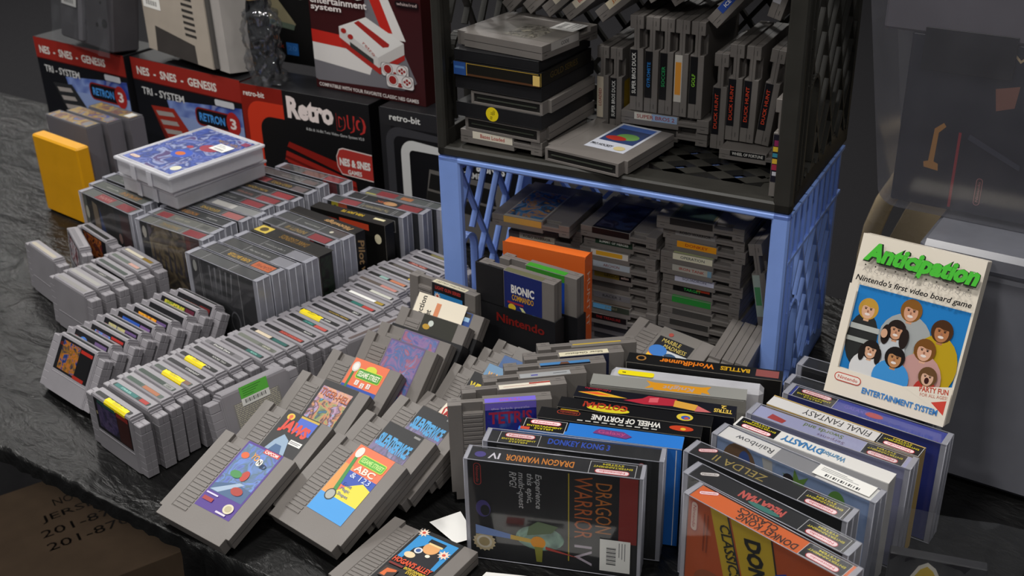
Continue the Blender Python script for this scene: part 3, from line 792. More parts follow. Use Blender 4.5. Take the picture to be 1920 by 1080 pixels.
snes_cart('grey cartridge slanting crosswise against the middle of the long row', frame((-105.5, 86.0, 0.3), ux, uy, uz, 0.93), None, [(0, 8.6, '5e5250')], None, None)
# ------------------------------------------------------------------ boxed 16-bit games standing in clear sleeves
def fit(sg, w0, w, d0=1.0, d=1.0):
    """squeeze drawing commands made for a w0 x d0 sheet on to w x d"""
    k = w/w0; q = d/d0; o = []
    for c_ in sg:
        c_ = list(c_)
        if c_[0] in ('rect', 'rrect'): c_[1] *= k; c_[3] *= k; c_[2] *= q; c_[4] *= q
        elif c_[0] == 'poly': c_[1] = [(x*k, y*q) for x, y in c_[1]]
        elif c_[0] == 'ell': c_[1] *= k; c_[2] *= q; c_[3] *= k; c_[4] *= q
        elif c_[0] == 'txt':
            c_[2] *= k; c_[3] *= q; c_[4] *= q
            if len(c_) > 6 and c_[6] and not (len(c_) > 7 and abs(c_[7]) == 90): c_[6] *= k
        o.append(tuple(c_))
    return o
def top16(segs, w, d, m='3a3a3a'):
    p = P(w, d); p.bg(m)
    for s in fit(segs, 14.3 if w < 14 else 15.7, w, 2.25, d): getattr(p, s[0])(*s[1:])
    return p
BW, BD, BH = 13.9, 2.05, 12.8
def box16(label, x, y, yaw, topsegs, front=None, body='2b2b2d', right=None, prot=True, w=BW, d=BD, h=BH, group='sleeved boxed games on the left', topm='3c3d3c', z=0.0, ex=0.85, edge=None):
    off = ex if prot else 0
    M = yawM((x, y, z), yaw)
    M = M @ Matrix.Translation(Vector((off*S, 0.13*S, 0)))
    pf = None
    if front:
        pf = P(w, h); pf.bg(body)
        for s in fit(front, 14.3 if w < 14 else 15.7, w): getattr(pf, s[0])(*s[1:])
    pr = None
    if right:
        pr = P(d, h); pr.bg(body)
        for s in right: getattr(pr, s[0])(*s[1:])
    return carton(label, M, w, d, h, {'top': top16(topsegs, w, d, topm), 'front': pf, 'right': pr}, ink(body), edge=edge, group=group, prot='clear' if prot else None, ex=ex)
RP = ('rect', 9.6, 0.2, 13.8, 2.05, '7a2a2c')          # the red panel many of these spines carry
def rl(x0, x1): return [('rect', x0, 0.2, x1, 2.05, '8e3034')]
def ln(x): return [('rect', x, 0, x+0.06, 2.25, 'c8c8c8')]
def ttl(s, cx, col, w, h=0.9): return [('txt', s, cx, 1.1, h, col, w, 180, 0.01)]
# front column, near to far
silver = [('rect', 0.2, 0.1, 14.1, 12.6, art(['2a2a2c', '3c3c3f', '242426', '58585c'], 22, 2, 3.0)), ('rect', 0.0, 0.0, 1.8, 12.8, '3e3d3f'), ('rect', 1.9, 0, 1.98, 12.8, 'b8b8b8'), ('rect', 2.3, 0, 2.36, 12.8, 'b0b0b0'), ('rect', 10.9, 0, 10.98, 12.8, 'b8b8b8'), ('rect', 11.3, 0, 14.3, 12.8, '2c2c2e'), ('ell', 0.9, 11.2, 0.45, 0.9, 'c0c0b8')]
for k in range(5): silver.append(('poly', [(4.2+k*1.25, 12.2), (4.6+k*1.25, 12.2), (4.3+k*1.1, 7.4)], '8a8a8e'))
silver += [('ell', 6.5, 4.2, 3.0, 2.6, '1e1e20'), ('ell', 9.2, 4.6, 1.1, 1.7, '6e6e72'), ('ell', 9.1, 4.6, 0.85, 1.4, '242426')]
box16('clear-sleeved box with silver-black skull-like front, nearest of the front column', -137.2, 78.1, 3.5, [('rect', 0, 0, 14.3, 2.25, '4c4e4e')] + ln(8.6) + ln(2.4) + [('rect', 9.4, 0.1, 14.2, 2.15, '3e3f3f')], silver)
box16('clear-sleeved box with yellow title and orange panel on top', -137.2, 80.75, 3.2, ln(3.2) + [('rect', 0.5, 0.5, 2.6, 1.8, '55575a'), ('rect', 0.6, 0.6, 2.5, 1.7, '3c3d3e')] + ttl('SUPER BATTLER', 6.6, 'e0b020', 4.8) + ln(9.6) + [('rect', 10.0, 0.25, 13.9, 2.0, 'c8652c'), ('txt', 'GAME', 12, 1.1, 0.8, '7a3010', 3.2, 180)])
box16('clear-sleeved dark grey box with small white script on top, third of the front column', -136.8, 83.4, 3.0, ln(4.4) + ttl('chronicles of the rings', 7.4, 'b8b8b4', 4.6, 0.5) + [('rect', 10.6, 0, 14.3, 2.25, '8c8c92')])
box16('clear-sleeved grey box with pale lettering on top, fourth of the front column', -136.6, 86.05, 3.4, ln(4.6) + ttl('a night of armour', 7.2, 'a8a8a4', 4.4, 0.5) + [('rect', 10.4, 0, 14.3, 2.25, '8a8a90')])
box16('unsleeved black box with gold title and worn white edges', -136.4, 88.75, 2.8, [('rect', 0, 0, 15.8, 2.5, '151412'), ('rect', 0.2, 0.4, 3.0, 2.2, 'c8b048'), ('ell', 1.6, 1.3, 0.8, 0.6, '4a3c14'), ('txt', 'DARK LEGENDS', 8.6, 1.25, 1.0, '7a5a1e', 6.0, 180, 0.02)], body='121210', prot=False, w=15.1, d=2.4, h=12.9, edge=CARD_GREY, topm='141311', right=[('rect', 0.2, 0.2, 2.3, 12.5, art(['0e0e0d', '12140f', '1c2c1e', '101412'], 60, 2))])
white_f = [('rect', 1.9, 9.9, 10.8, 12.7, 'd8ccd4'), ('rect', 10.9, 9.6, 11.7, 12.8, 'a03038'), ('rect', 11.7, 0, 14.3, 12.8, '1c1416'), ('txt', 'IGN', 13.0, 11.0, 1.2, 'b02434', 2.2), ('rect', 1.9, 0, 10.8, 9.9, '24242a')]
box16('clear-sleeved box with a white strip along its front and gold title on top', -138.5, 91.85, 3.2, ln(3.0) + ln(3.3) + [('rect', 0.5, 0.5, 2.4, 1.8, '30312f')] + ttl('INFINITY III', 6.6, 'a88a48', 4.4, 1.0) + ln(9.6) + rl(10.0, 13.9), white_f)
box16('clear-sleeved grey box behind the white-fronted one', -138.4, 94.45, 3.0, ln(3.6) + ttl('armoured police', 7.0, 'b0b0aa', 3.4, 0.5) + ln(9.2) + [('ell', 11.4, 1.1, 0.35, 0.35, 'd8d4c0')], topm='474847')
box16('unsleeved black box with gold script on its side, chipped corners', -137.9, 97.1, 3.0, [('rect', 0, 0, 15.4, 2.0, '121111'), ('txt', 'Pilotwings', 11.0, 1.0, 1.3, 'b08a58', 6.4, 180, 0.02, 0.3)], body='100f10', prot=False, w=14.6, d=1.9, h=12.9, edge=CARD_GREY, topm='121112', right=[('txt', 'Pilot', 1.0, 9.6, 1.2, 'a8865a', 4.2, -90, 0.02, 0.3), ('txt', 'wings', 1.0, 5.0, 1.2, 'a8865a', 4.2, -90, 0.02, 0.3)])
box16('unsleeved black box with red stripes and yellow basketball title', -136.5, 100.1, 9.6, [('rect', 0, 0, 15.6, 2.3, '131211'), ('txt', 'NBA JAM TE', 8.0, 1.5, 0.85, 'b89a20', 4.6, 180, 0.03), ('rect', 12.4, 1.2, 14.6, 1.8, 'd8d0a8')], front=[('rect', 0.6, 11.2, 5.6, 12.0, 'a8301e'), ('rect', 6.2, 11.4, 12.4, 12.4, 'c04428'), ('ell', 14.2, 10.4, 0.7, 0.8, 'd8d0b0')], body='121110', prot=False, w=14.6, d=2.1, h=12.9, edge=CARD_GREY, topm='131211')
box16('clear-sleeved box with yellow-and-flame corner and silver title', -137.4, 103.4, 10.6, rl(2.2, 5.6) + ln(6.0) + ttl('The Untouchables II', 9.0, 'a89a70', 5.2, 0.9) + ln(12.4) + ln(12.8), front=[('rect', 0.8, 10.4, 2.2, 12.8, 'e0d020'), ('txt', 'S', 1.5, 11.6, 1.2, '1c1c1c'), ('rect', 2.2, 10.4, 4.0, 12.8, 'd8602c')] + [('rect', 4.4+k*2.4, 10.0, 6.4+k*2.4, 12.0, 'c0c0bc') for k in range(4)] + [('rect', 4.5+k*2.4, 10.1, 6.3+k*2.4, 11.9, '161618') for k in range(4)], body='17171a')
box16('clear-sleeved box with orange emblem on its dark top', -136.0, 106.2, 10.6, ln(2.6) + [('rect', 0.4, 0.4, 2.2, 1.8, '2a2a2a'), ('ell', 8.0, 1.1, 1.3, 0.7, 'c89a68'), ('txt', 'MK', 6.2, 1.1, 0.8, 'c8602c', 2.0, 180), ] + rl(9.9, 13.9), body='141416', topm='1e1f20')
box16('clear-sleeved box with yellow corner, rearmost beside the blue crate', -135.0, 109.1, 10.6, rl(2.0, 5.6) + [('rect', 0, 0, 2.0, 0.4, 'd8d020'), ('rect', 6.6, 0.6, 8.8, 1.7, 'b8784a')] + ln(11.8) + ln(12.2), front=[('rect', 0, 11.4, 2.4, 12.8, 'd8d020'), ('rect', 2.4, 11.4, 4.0, 12.8, 'd0502c')], body='2a2a2c', topm='565a58')
# second column, further left
castle = [('rect', 1.9, 0, 10.8, 12.8, art(['2c2622', '5a4c3a', '8a7a5c', '3a322c', '6a6470'], 26, 4, 2.5)), ('rect', 0, 0, 1.8, 12.8, '232325'), ('rect', 1.85, 0, 1.9, 12.8, '9a9a9a'), ('rect', 10.9, 9.0, 12.0, 12.8, '6a2018'), ('rect', 12.0, 9.0, 14.3, 12.8, '451814'), ('ell', 0.9, 11.0, 0.5, 1.0, 'c8c4b8')]
for k in range(7): castle.append(('poly', [(2.4+k*1.2, 5.5), (3.0+k*1.2, 5.5), (2.7+k*1.2, 10.5-(k % 3)*1.2)], '48424a'))
box16('clear-sleeved box with dark castle painting, nearest of the second column', -153.5, 79.9, 7.6, ln(2.8) + [('rect', 0.4, 0.4, 2.4, 1.8, '77786f')] + ttl('DRAKENHALL', 6.2, 'a08a5a', 4.4, 1.0) + ln(9.6) + rl(10.0, 13.9), castle, w=13.4, topm='6f706a')
col2 = [(-154.1, 82.5, 7.0, 'clear-sleeved box with pale lettering, second of the castle column', rl(0.8, 3.6) + ttl('sim earth', 6.4, 'b0ac98', 3.4, 0.7) + ln(10.4) + [('rect', 11.0, 0.4, 13.0, 1.8, '8a8b84'), ('rect', 11.1, 0.5, 12.9, 1.7, '5a5b56')], '70716a'),
        (-154.8, 85.2, 6.6, 'clear-sleeved box with orange jagged title, third of the castle column', ttl('MONSTER RALLY', 4.6, 'c8862a', 5.2, 1.0) + ttl('turbo', 10.6, 'b8b8b4', 2.6, 0.5), '3c3e3d'),
        (-154.4, 87.9, 6.6, 'clear-sleeved box with yellow title and pink panel', ttl('LEGIONS', 6.2, 'd8b040', 4.2, 0.9) + ln(9.4) + [('rect', 9.8, 0.2, 13.8, 2.05, 'b06a66')], '4c4e4c'),
        (-154.6, 90.4, 6.2, 'clear-sleeved shiny silver-topped box', [('rect', 4.0, 0.3, 9.0, 1.9, 'c4c2bc'), ('rect', 9.2, 0, 14.3, 2.25, '8d8e8c')], '77787a'),
        (-156.0, 92.9, 6.0, 'clear-sleeved box with grey script and dark red panel', ttl('castle of dreams', 5.0, '9a9a96', 4.6, 0.5) + ln(8.8) + rl(9.2, 13.6), '3a3b3a'),
        (-155.4, 95.4, 6.0, 'clear-sleeved box with reddish title and red panel', ttl('fortress', 5.8, 'a06a58', 3.8, 0.8) + ln(8.8) + rl(9.2, 13.6), '40403e'),
        (-155.0, 97.9, 6.0, 'clear-sleeved box with gold title and bright red panel', ttl('ROBO SQUAD', 5.2, 'c09a2c', 5.2, 0.9) + ln(9.0) + [('rect', 9.4, 0.2, 13.6, 2.05, '9a3034')], '2c2d2c'),
        (-155.6, 101.1, 6.4, 'clear-sleeved box with orange corner and gold title', rl(2.0, 4.8) + [('rect', 0, 0, 2.0, 2.25, 'c8742a')] + ttl('GOLD FORCE', 7.8, 'b8952c', 4.6, 0.9) + [('rect', 10.6, 0.2, 13.6, 2.05, '6a5c5c')], '272827'),
        (-156.4, 103.9, 7.0, 'clear-sleeved box with small grey title near the red console carton', ttl('lost temple', 7.4, '8a8882', 4.2, 0.7) + ln(10.0) + [('rect', 10.5, 0.4, 13.4, 1.8, '6f5f5c')], '4a4b4a'),
        (-154.4, 107.1, 7.4, 'clear-sleeved box with red-brown top, rearmost of the castle column', [('rect', 0.5, 0.4, 3.0, 1.8, '333334'), ('rect', 5.0, 0.2, 9.6, 2.0, '70463c')] + ln(9.8) + rl(10.2, 13.8), '4a4a48')]
for k, (x, y, yw, lb, tp, tm) in enumerate(col2):
    rt = [('rect', 0.2, 4.0, 2.05, 12.4, '6a1c20')] if k in (3, 9) else None
    fr = [('rect', 0, 9.5, 14.3, 12.8, '222224'), ('rect', 10.4, 9.5, 11.2, 12.8, 'a83030'), ('rect', 11.2, 9.0, 13.6, 12.8, '6a2024')] if k == 9 else [('rect', 12.0, 8.0, 14.0, 12.6, '4a1c1a')] if k == 3 else None
    box16(lb, x, y, yw, tp, fr, topm=tm, w=13.2 if k < 3 else 13.6, d=1.9)
# third column at the photo's left edge
knight = [('rect', 1.2, 0, 9.6, 12.8, art(['1e1f1f', '2a2a2a', '3a3530', '222222'], 24, 8)), ('poly', [(2.6, 5), (4.6, 5), (4.2, 11.6), (2.8, 12.0)], '8a7a64'), ('poly', [(4.4, 5.5), (6.0, 7.0), (4.8, 11.4)], '3a4a78'), ('rect', 0, 0, 1.1, 12.8, '6c6f66'), ('ell', 0.8, 9.6, 0.5, 1.1, 'd0ccb8'), ('ell', 10.4, 7.4, 0.5, 0.9, 'a08078'), ('rect', 11.2, 0, 13.8, 11.8, '43201f')]
box16('clear-sleeved box with two painted figures on its dark front, leftmost column', -170.5, 80.0, 0.8, rl(3.4, 7.8) + [('txt', 'RANMA', 5.6, 1.1, 0.9, 'c08a80', 3.6, 180)] + rl(9.8, 13.6), knight, w=13.7, topm='5f625c')
box16('clear-sleeved box with orange brush lettering, second of the leftmost column', -172.0, 82.7, 3.0, ttl('legend quest', 4.4, 'b8b8b0', 3.4, 0.4) + [('txt', 'SAMURAI', 9.6, 1.1, 1.1, 'b07a28', 5.2, 180, 0.01, 0.2)], None, w=13.6, topm='565a52')
for k in range(6):
    box16('clear-sleeved box beneath the stacked frosted cases, %s from the front' % ORD[k], -173.0+0.1*k, 85.7+2.75*k, 3.4, ttl('story', 4.4, 'a0a09a', 3.0, 0.4), None, w=13.6, topm='4e524c')
# ------------------------------------------------------------------ frosted cases, console cartons and consoles at the back left
def frosted_case(label, M, L, Wd, T, pic, sticker):
    t = thing('frosted_case', label, 'case', M, 'stacked frosted cases')
    mb = MB(); r = 0.35
    # shallow tray with rounded rim lip, open shell walls
    mb.box(0, L, 0, Wd, 0, T-0.35, FROST, 0.3)
    mb.build('case_base', t)
    mb = MB(); mb.box(-0.25, L+0.25, -0.25, Wd+0.25, T-0.5, T, FROST, 0.12); mb.build('case_lid', t)
    p = P(L-1.6, Wd-1.6); p.bg(pic[0])
    for s in pic[1:]: getattr(p, s[0])(*s[1:])
    sl = p.build('cover_sheet', lambda x, y, z: (0.8+x, 0.8+y, T+z), t)
    mb = MB(); q = T+0.2
    for a, b in (((0.4, 0.4), (L-0.4, 0.4)), ((L-0.4, 0.4), (L-0.4, Wd-0.4)), ((L-0.4, Wd-0.4), (0.4, Wd-0.4)), ((0.4, Wd-0.4), (0.4, 0.4))):
        mb.tube([(a[0], a[1], T), (b[0], b[1], T)], 0.16, FROST, 6)
    mb.build('lid_rim', t)
    if sticker:
        p = P(3.6, 2.4); p.bg('f2f2ee'); price_lines(p); p.build('price_sticker', lambda x, y, z: (sticker[0]+x, sticker[1]+y, T+0.1+z), t)
    for k in (0.35, 0.65):
        mb = MB(); mb.box(L*k-0.6, L*k+0.6, -0.32, -0.24, 0.3, T-0.3, FROST); mb.build('clasp', t)
    return t
pic = art(['2c3a86', '6a78b4', '3a54a4', '2a3a78', '98a4cc', '4f3f74'], 34, 3, 0.8)
frosted_case('frosted clear case lying flat, lower of two, under the blue-covered one', yawM((-164.8, 84.9, 13.1), 3), 14.2, 17.6, 2.9, [ink('6a7088')], None)
frosted_case('frosted clear case with blue anime-style cover and white price sticker, on top', yawM((-164.4, 84.2, 16.3), 1.5), 14.6, 17.8, 2.9,
             [pic, ('ell', 6.8, 6.4, 2.0, 1.6, '2f54b8'), ('ell', 6.6, 6.3, 1.0, 0.7, 'c8682c'), ('ell', 8.6, 10.4, 2.0, 1.3, '9a3448'), ('ell', 5.4, 9.0, 0.7, 0.5, 'a03a4a'), ('txt', 'MEGA HERO', 9.5, 13.6, 0.9, 'b08a50', 5.6), ('rect', 11.2, 14.4, 12.8, 15.6, '8a3a5a'), ('ell', 11.6, 2.0, 0.9, 0.9, 'd8d8c4'), ('oval', 1.8, 1.2, 2.4, 0.8, 0, 'e0d4c8', 'b06a50')], (9.2, 11.2))

# grey slip-cased boxes and a yellow one at far left
for k, (x, y, tp) in enumerate([(-190.6, 93.0, '5a6a90'), (-189.6, 96.6, '48548a'), (-188.6, 100.4, '6a6a66')]):
    pf = P(13, 15.6); pf.bg('3a3a3e')
    pt = P(13, 3.0); pt.bg('54545a'); pt.rect(0.3, 0.3, 12.6, 2.7, art([tp, 'a08848', '6a4a4a', tp], 40, k)); pt.rect(10.4, 0.6, 12.2, 2.4, 'd0d0cc' if k == 2 else '77777c')
    pr = P(3.0, 15.6); pr.bg('6c6a70')
    M = yawM((x-12, y-1.2, 0), 4)
    carton('grey upright slip-cased box, %s of three beside the yellow box' % ['front', 'middle', 'rear'][k], M, 13, 3.0, 15.8, {'top': pt, 'right': pr}, ink('67656b'), group='grey slip-cased boxes at far left', prot=None, worn=0.2)
carton('bright yellow plastic case standing at the far left edge', yawM((-198.0, 86.4, 0), 4), 14, 2.6, 14.6, {}, plastic('yellow_case_plastic', 'e0a010', rough=0.4), name='yellow_case', cat='case', worn=0.3)

# ---- console cartons
def big_carton(label, M, w, d, h, front, left=None, body='17171a', group=None, name='console_carton', top=None, right=None):
    pf = P(w, h); pf.bg(body)
    for s in front: getattr(pf, s[0])(*s[1:])
    fc = {'front': pf}
    for nm, sg, ww in (('left', left, d), ('right', right, d)):
        if sg:
            p = P(ww, h)
            for s in sg: getattr(p, s[0])(*s[1:])
            fc[nm] = p
    if top:
        p = P(w, d)
        for s in top: getattr(p, s[0])(*s[1:])
        fc['top'] = p
    return carton(label, M, w, d, h, fc, ink(body), group=group, name=name, cat='carton', worn=0.12)
blue_g = art(['1c2c78', '3a58b0', '8aa0d8', '28409a', 'd0d4e8'], 9, 6, 0.6)
def retron_front(w, h, hero):
    s = [('rect', 0, 0, w, h, '15161c'), ('poly', [(w*0.42, 0.4), (w-0.3, 0.4), (w-0.3, h-5.4), (w*0.30, h-7.2)], blue_g),
         ('poly', [(w*0.5, 1.2), (w-0.3, 1.6), (w-0.3, 5.2), (w*0.46, 3.8)], 'cfd2e4'), ('poly', [(w*0.4, 6.2), (w-0.3, 6.6), (w-0.3, 8.8), (w*0.38, 8.0)], '2c4a98'),
         ('poly', [(w*0.38, 9.0), (w-0.3, 10.0), (w-0.3, 13.0), (w*0.36, 12.0)], '8fa2d2'),
         ('rect', 0, h-4.2, w, h, '9c2a22'), ('rect', 0, h-4.4, w, h-4.2, '5a1612')]
    s += [('txt', 'NES  -  SNES  -  GENESIS', w*0.42, h-2.4, 1.5, 'e8e4de', w*0.74, 0, 0.03), ('txt', 'TRI - SYSTEM', w*0.27, h-6.3, 1.4, 'd8d8d8', w*0.4, 0, 0.02)]
    s += [('rrect', w*0.56, h-10.6, w*0.96, h-7.0, 1.2, '8a2420'), ('rrect', w*0.57, h-10.3, w*0.95, h-7.3, 1.0, '16121a'), ('txt', 'RETRON', w*0.71, h-8.8, 1.5, '4a9ae8', w*0.23, 0, 0.03), ('ell', w*0.90, h-8.8, 1.8, 2.3, 'b02a28'), ('txt', '3', w*0.90, h-8.8, 1.9, 'f0e4e0', 1.6, 0, 0.03)]
    for k in range(3): s += [('ell', w*0.55, h-12.6-k*2.6, 0.5, 0.5, 'c04030'), ('rect', w*0.58, h-12.8-k*2.6, w*(0.86+0.03*k), h-12.4-k*2.6, 'e4e6f0')]
    s += [('rrect', w*0.76, h-5.8, w*0.93, h-4.6, 0.3, 'd0d2d8')]
    # printed picture of the console
    c1, c2 = hero
    s += [('poly', [(w*0.14, h-9.0), (w*0.36, h-8.6), (w*0.52, h-14.0), (w*0.50, h-17.4), (w*0.30, h-18.6), (w*0.24, h-16.0)], c2), ('poly', [(w*0.14, h-9.0), (w*0.36, h-8.6), (w*0.52, h-14.0), (w*0.29, h-16.2)], c1)]
    for k in range(3):
        s += [('poly', [(w*(0.18+0.03*k), h-9.8-1.7*k), (w*(0.34+0.03*k), h-9.5-1.7*k), (w*(0.36+0.03*k), h-10.3-1.7*k), (w*(0.20+0.03*k), h-10.7-1.7*k)], 'a8a09c')]
    for k, (a, b) in enumerate([(0.36, 14.6), (0.42, 13.9), (0.31, 15.3)]): s += [('ell', w*a, h-b, 0.6, 0.45, 'c8c4c0')]
    return s
cw, chh = 30.0, 22.0
big_carton('blue and red three-system console carton with red console pictured', yawM((-203.8, 111.2, 0), 7.8), cw, 9, chh, retron_front(cw, chh, ('a03024', '6a1c16')), left=[('rect', 0, 0, 9, chh, '14151a')], group='three-system console cartons')
big_carton('blue three-system console carton with black console pictured, half out of view at left', yawM((-233.2, 106.6, 0), 7.8), 28.4, 9, chh, retron_front(28.4, chh, ('2c2d30', '17181a')), group='three-system console cartons')
# two-system cartons: rounded colour bands on black
def duo_front(w, h, band1, band2, strip):
    s = [('rect', 0, 0, w, h, '17171a'), ('rect', 0, 0, w*0.34, h, band1)]
    def arch(x0, x1, y1, r, c): 
        p = [(x0, -0.0), (x0, y1-r)]
        for i in range(7): a = R_(180-i*15); p.append((x0+r+r*math.cos(a), y1-r+r*math.sin(a)))
        p += [(x1, y1), (x1, 0)]
        return ('poly', p, c)
    s += [arch(w*0.04, w*0.34, h-2.8, 3.0, band2), arch(w*0.14, w, h-5.4, 2.6, '141416'), ('rect', w*0.34, h-5.6, w, h, '151517')]
    return s
w_, h_ = 28.3, 22.0
ds = duo_front(w_, h_, '8a1f16', 'd23a22', 'b02c20')
ds += [('txt', 'retro-bit', w_*0.11, h_-1.6, 1.0, 'eeeae4', w_*0.17, 0, 0.02), ('txt', 'Retro', w_*0.55, h_-2.9, 3.6, 'f4e6e2', w_*0.36, 0, 0.05), ('txt', 'DUO', w_*0.86, h_-4.0, 3.2, 'c03430', w_*0.22, 0, 0.06), ('txt', 'DUO', w_*0.852, h_-3.9, 3.0, '1a1a1c', w_*0.20, 0, 0.03), ('txt', '8-Bit & 16-Bit Twin Video Game System V2.0', w_*0.73, h_-6.4, 0.6, 'd8d8d8', w_*0.44),
       ('rrect', w_*0.72, h_-13.6, w_+1.0, h_-8.6, 2.0, 'ecdcd8'), ('rrect', w_*0.725, h_-13.4, w_+1.0, h_-8.8, 1.9, 'b83a34'), ('txt', 'FOR YOUR', w_*0.86, h_-9.8, 0.6, '5a1614', 4.0), ('txt', 'NES & SNES', w_*0.865, h_-11.3, 1.4, 'f0ece8', 6.8, 0, 0.05), ('txt', 'GAMES', w_*0.86, h_-12.8, 0.8, 'f0ece8', 3.0, 0, 0.03),
       ('poly', [(w_*0.34, h_-10.4), (w_*0.36, h_-9.4), (w_*0.74, h_-11.6), (w_*0.80, h_-13.8)], '8e2019'), ('poly', [(w_*0.31, h_-13.2), (w_*0.33, h_-11.2), (w_*0.86, h_-14.6), (w_*0.87, h_-17.0)], 'a02820'), ('poly', [(w_*0.315, h_-12.6), (w_*0.32, h_-12.1), (w_*0.865, h_-15.6), (w_*0.867, h_-16.1)], '6a1612'),
       ('poly', [(w_*0.26, 3), (w_*0.30, h_-13), (w_*0.33, h_-13), (w_*0.32, 3)], '222226'), ('poly', [(w_*0.88, 4), (w_*0.89, h_-16.4), (w_, h_-15), (w_, 4)], '2a2a2e')]
ds = [d_ for d_ in ds if not (d_[0] == 'rrect')] + []
ds += [('poly', [(w_*0.76, h_-13.6), (w_*0.73, h_-12.2), (w_*0.725, h_-10.4), (w_*0.75, h_-8.9), (w_*0.78, h_-8.6), (w_-0.05, h_-8.9), (w_-0.05, h_-13.9)], 'ecdcd8'), ('poly', [(w_*0.762, h_-13.4), (w_*0.735, h_-12.1), (w_*0.73, h_-10.5), (w_*0.753, h_-9.1), (w_*0.782, h_-8.8), (w_-0.05, h_-9.1), (w_-0.05, h_-13.7)], 'b83a34'), ('txt', 'NES & SNES', w_*0.865, h_-11.2, 1.5, 'f0ece8', 6.6, 0, 0.05), ('txt', 'GAMES', w_*0.86, h_-12.9, 0.8, 'f0ece8', 3.0, 0, 0.03)]
big_carton('black carton with red rounded stripes for a two-system console', yawM((-173.0, 114.5, 0), 12.9), w_, 9, h_, ds, left=[('rect', 0, 0, 9, h_, '7a1c16'), ('rect', 4.2, 3, 4.8, 18, 'a88a84')], right=[('rect', 0, 0, 9, h_, '0e0e10'), ('rect', 6.2, h_-11, 8.0, h_-1, '5a1814')], group='two-system console cartons')
dg = duo_front(w_, h_, '4a4a4e', '333336', '2a2a2c')
def archband(x0, t_, y1, r, c, w):
    p = [(x0, 0.0), (x0, y1-r)]
    for i in range(7): a = R_(180-i*15); p.append((x0+r+r*math.cos(a), y1-r+r*math.sin(a)))
    p += [(w, y1), (w, y1-t_)]
    for i in range(7): a = R_(90+i*15); p.append((x0+r+(r-t_)*math.cos(a), y1-r+(r-t_)*math.sin(a)))
    p += [(x0+t_, 0.0)]
    return p
dg = [('rect', 0, 0, w_, h_, '141417'), ('rect', 0, 0, 2.2, h_, '232326'), ('rect', 0, h_-3.0, w_, h_, '27272a')]
bp = archband(1.0, 1.6, h_-3.0, 3.0, None, w_)
n_ = len(bp)//2
for i in range(n_-1): dg.append(('poly', [bp[i], bp[i+1], bp[-2-i], bp[-1-i]], '3c3c40'))
bp = archband(4.0, 1.7, h_-5.0, 2.6, None, w_)
for i in range(n_-1): dg.append(('poly', [bp[i], bp[i+1], bp[-2-i], bp[-1-i]], 'd6d6d4'))
dg += [('txt', 'retro-bit', 5.2, h_-1.4, 1.1, 'e8e8e4', 6.2, 0, 0.02), ('poly', [(7.6, 0.5), (9.6, 12.5), (24, 12.0), (26, 0.5)], '6c6864'), ('poly', [(9.2, 9.0), (9.8, 11.8), (22, 11.0), (22.4, 8.2)], '1c1b1b'), ('poly', [(8.6, 6.4), (9.0, 8.6), (24, 7.6), (24.2, 5.2)], '242322'), ('txt', 'NES', 15.5, 15.4, 1.5, 'e4e4e0', 3.4, 0, 0.04), ('txt', '& SNES', 21.5, 14.6, 1.5, 'e4e4e0', 5.4, 0, 0.04), ('txt', 'GAMES', 18.2, 12.9, 1.0, 'd8d8d4', 4.0, 0, 0.02)]
big_carton('black carton with grey and white rounded stripes, beside the blue crate', yawM((-143.6, 121.5, 0), 12.9), w_, 9, h_, dg, left=[('rect', 0, 0, 9, h_, '0f0f11'), ('txt', 'RETRO DUO', 2.0, 8, 1.2, '3a3a3e', 10, 90)], group='two-system console cartons')
# tall maroon carton standing on the two-system cartons
w2, h2 = 23.6, 30.0
def tri(*p): return list(p)
rs = [('rect', 0, 0, w2, h2, '3d1416'), ('poly', [(0.6, 2.2), (w2-4.4, 3.4), (w2-1.6, 6.0), (14.6, h2), (12.2, h2), (12.0, 12.0), (0, 12.4), (0, 2.6)], '77757a'),
      ('poly', [(0, 8.0), (12.2, 6.2), (14.0, 12.6), (0.0, 13.2)], 'e6e2de'), ('poly', [(0, 13.0), (9.0, 12.4), (9.0, 15.8), (0, 16.6)], 'c42a20'),
      ('poly', [(14.6, h2), (16.4, h2), (20.2, 17.0), (17.0, 17.0)], 'e6e2de'), ('poly', [(12.4, h2), (14.6, h2), (17.6, 18.6), (15.4, 18.6)], 'c42a20'),
      ('poly', [(6.2, 16.6), (6.6, 13.2), (14.4, 6.8), (19.8, 12.0), (19.8, 14.8)], 'b02a22'), ('poly', [(6.2, 18.4), (6.2, 15.4), (14.2, 8.6), (14.2, 11.4)], 'd4d0cc'), ('poly', [(14.2, 11.4), (14.2, 8.6), (19.8, 13.4), (19.8, 16.4)], 'c8c4c0'),
      ('poly', [(6.2, 18.4), (14.2, 11.4), (19.8, 16.4), (12.2, 22.0)], 'e8e6e2'), ('poly', [(9.6, 20.0), (10.6, 20.8), (16.8, 15.6), (16.6, 14.8), (15.4, 14.4)], 'a82822'), ('poly', [(8.4, 14.6), (8.4, 13.2), (13.2, 9.4), (13.2, 10.8)], '3a3a38'),
      ('ell', 7.2, 17.4, 0.6, 0.55, 'a82822'), ('ell', 8.6, 16.0, 0.6, 0.55, 'a82822'), ('txt', 'retro', 12.4, 13.4, 0.9, 'b84438', 3.0, -40)]
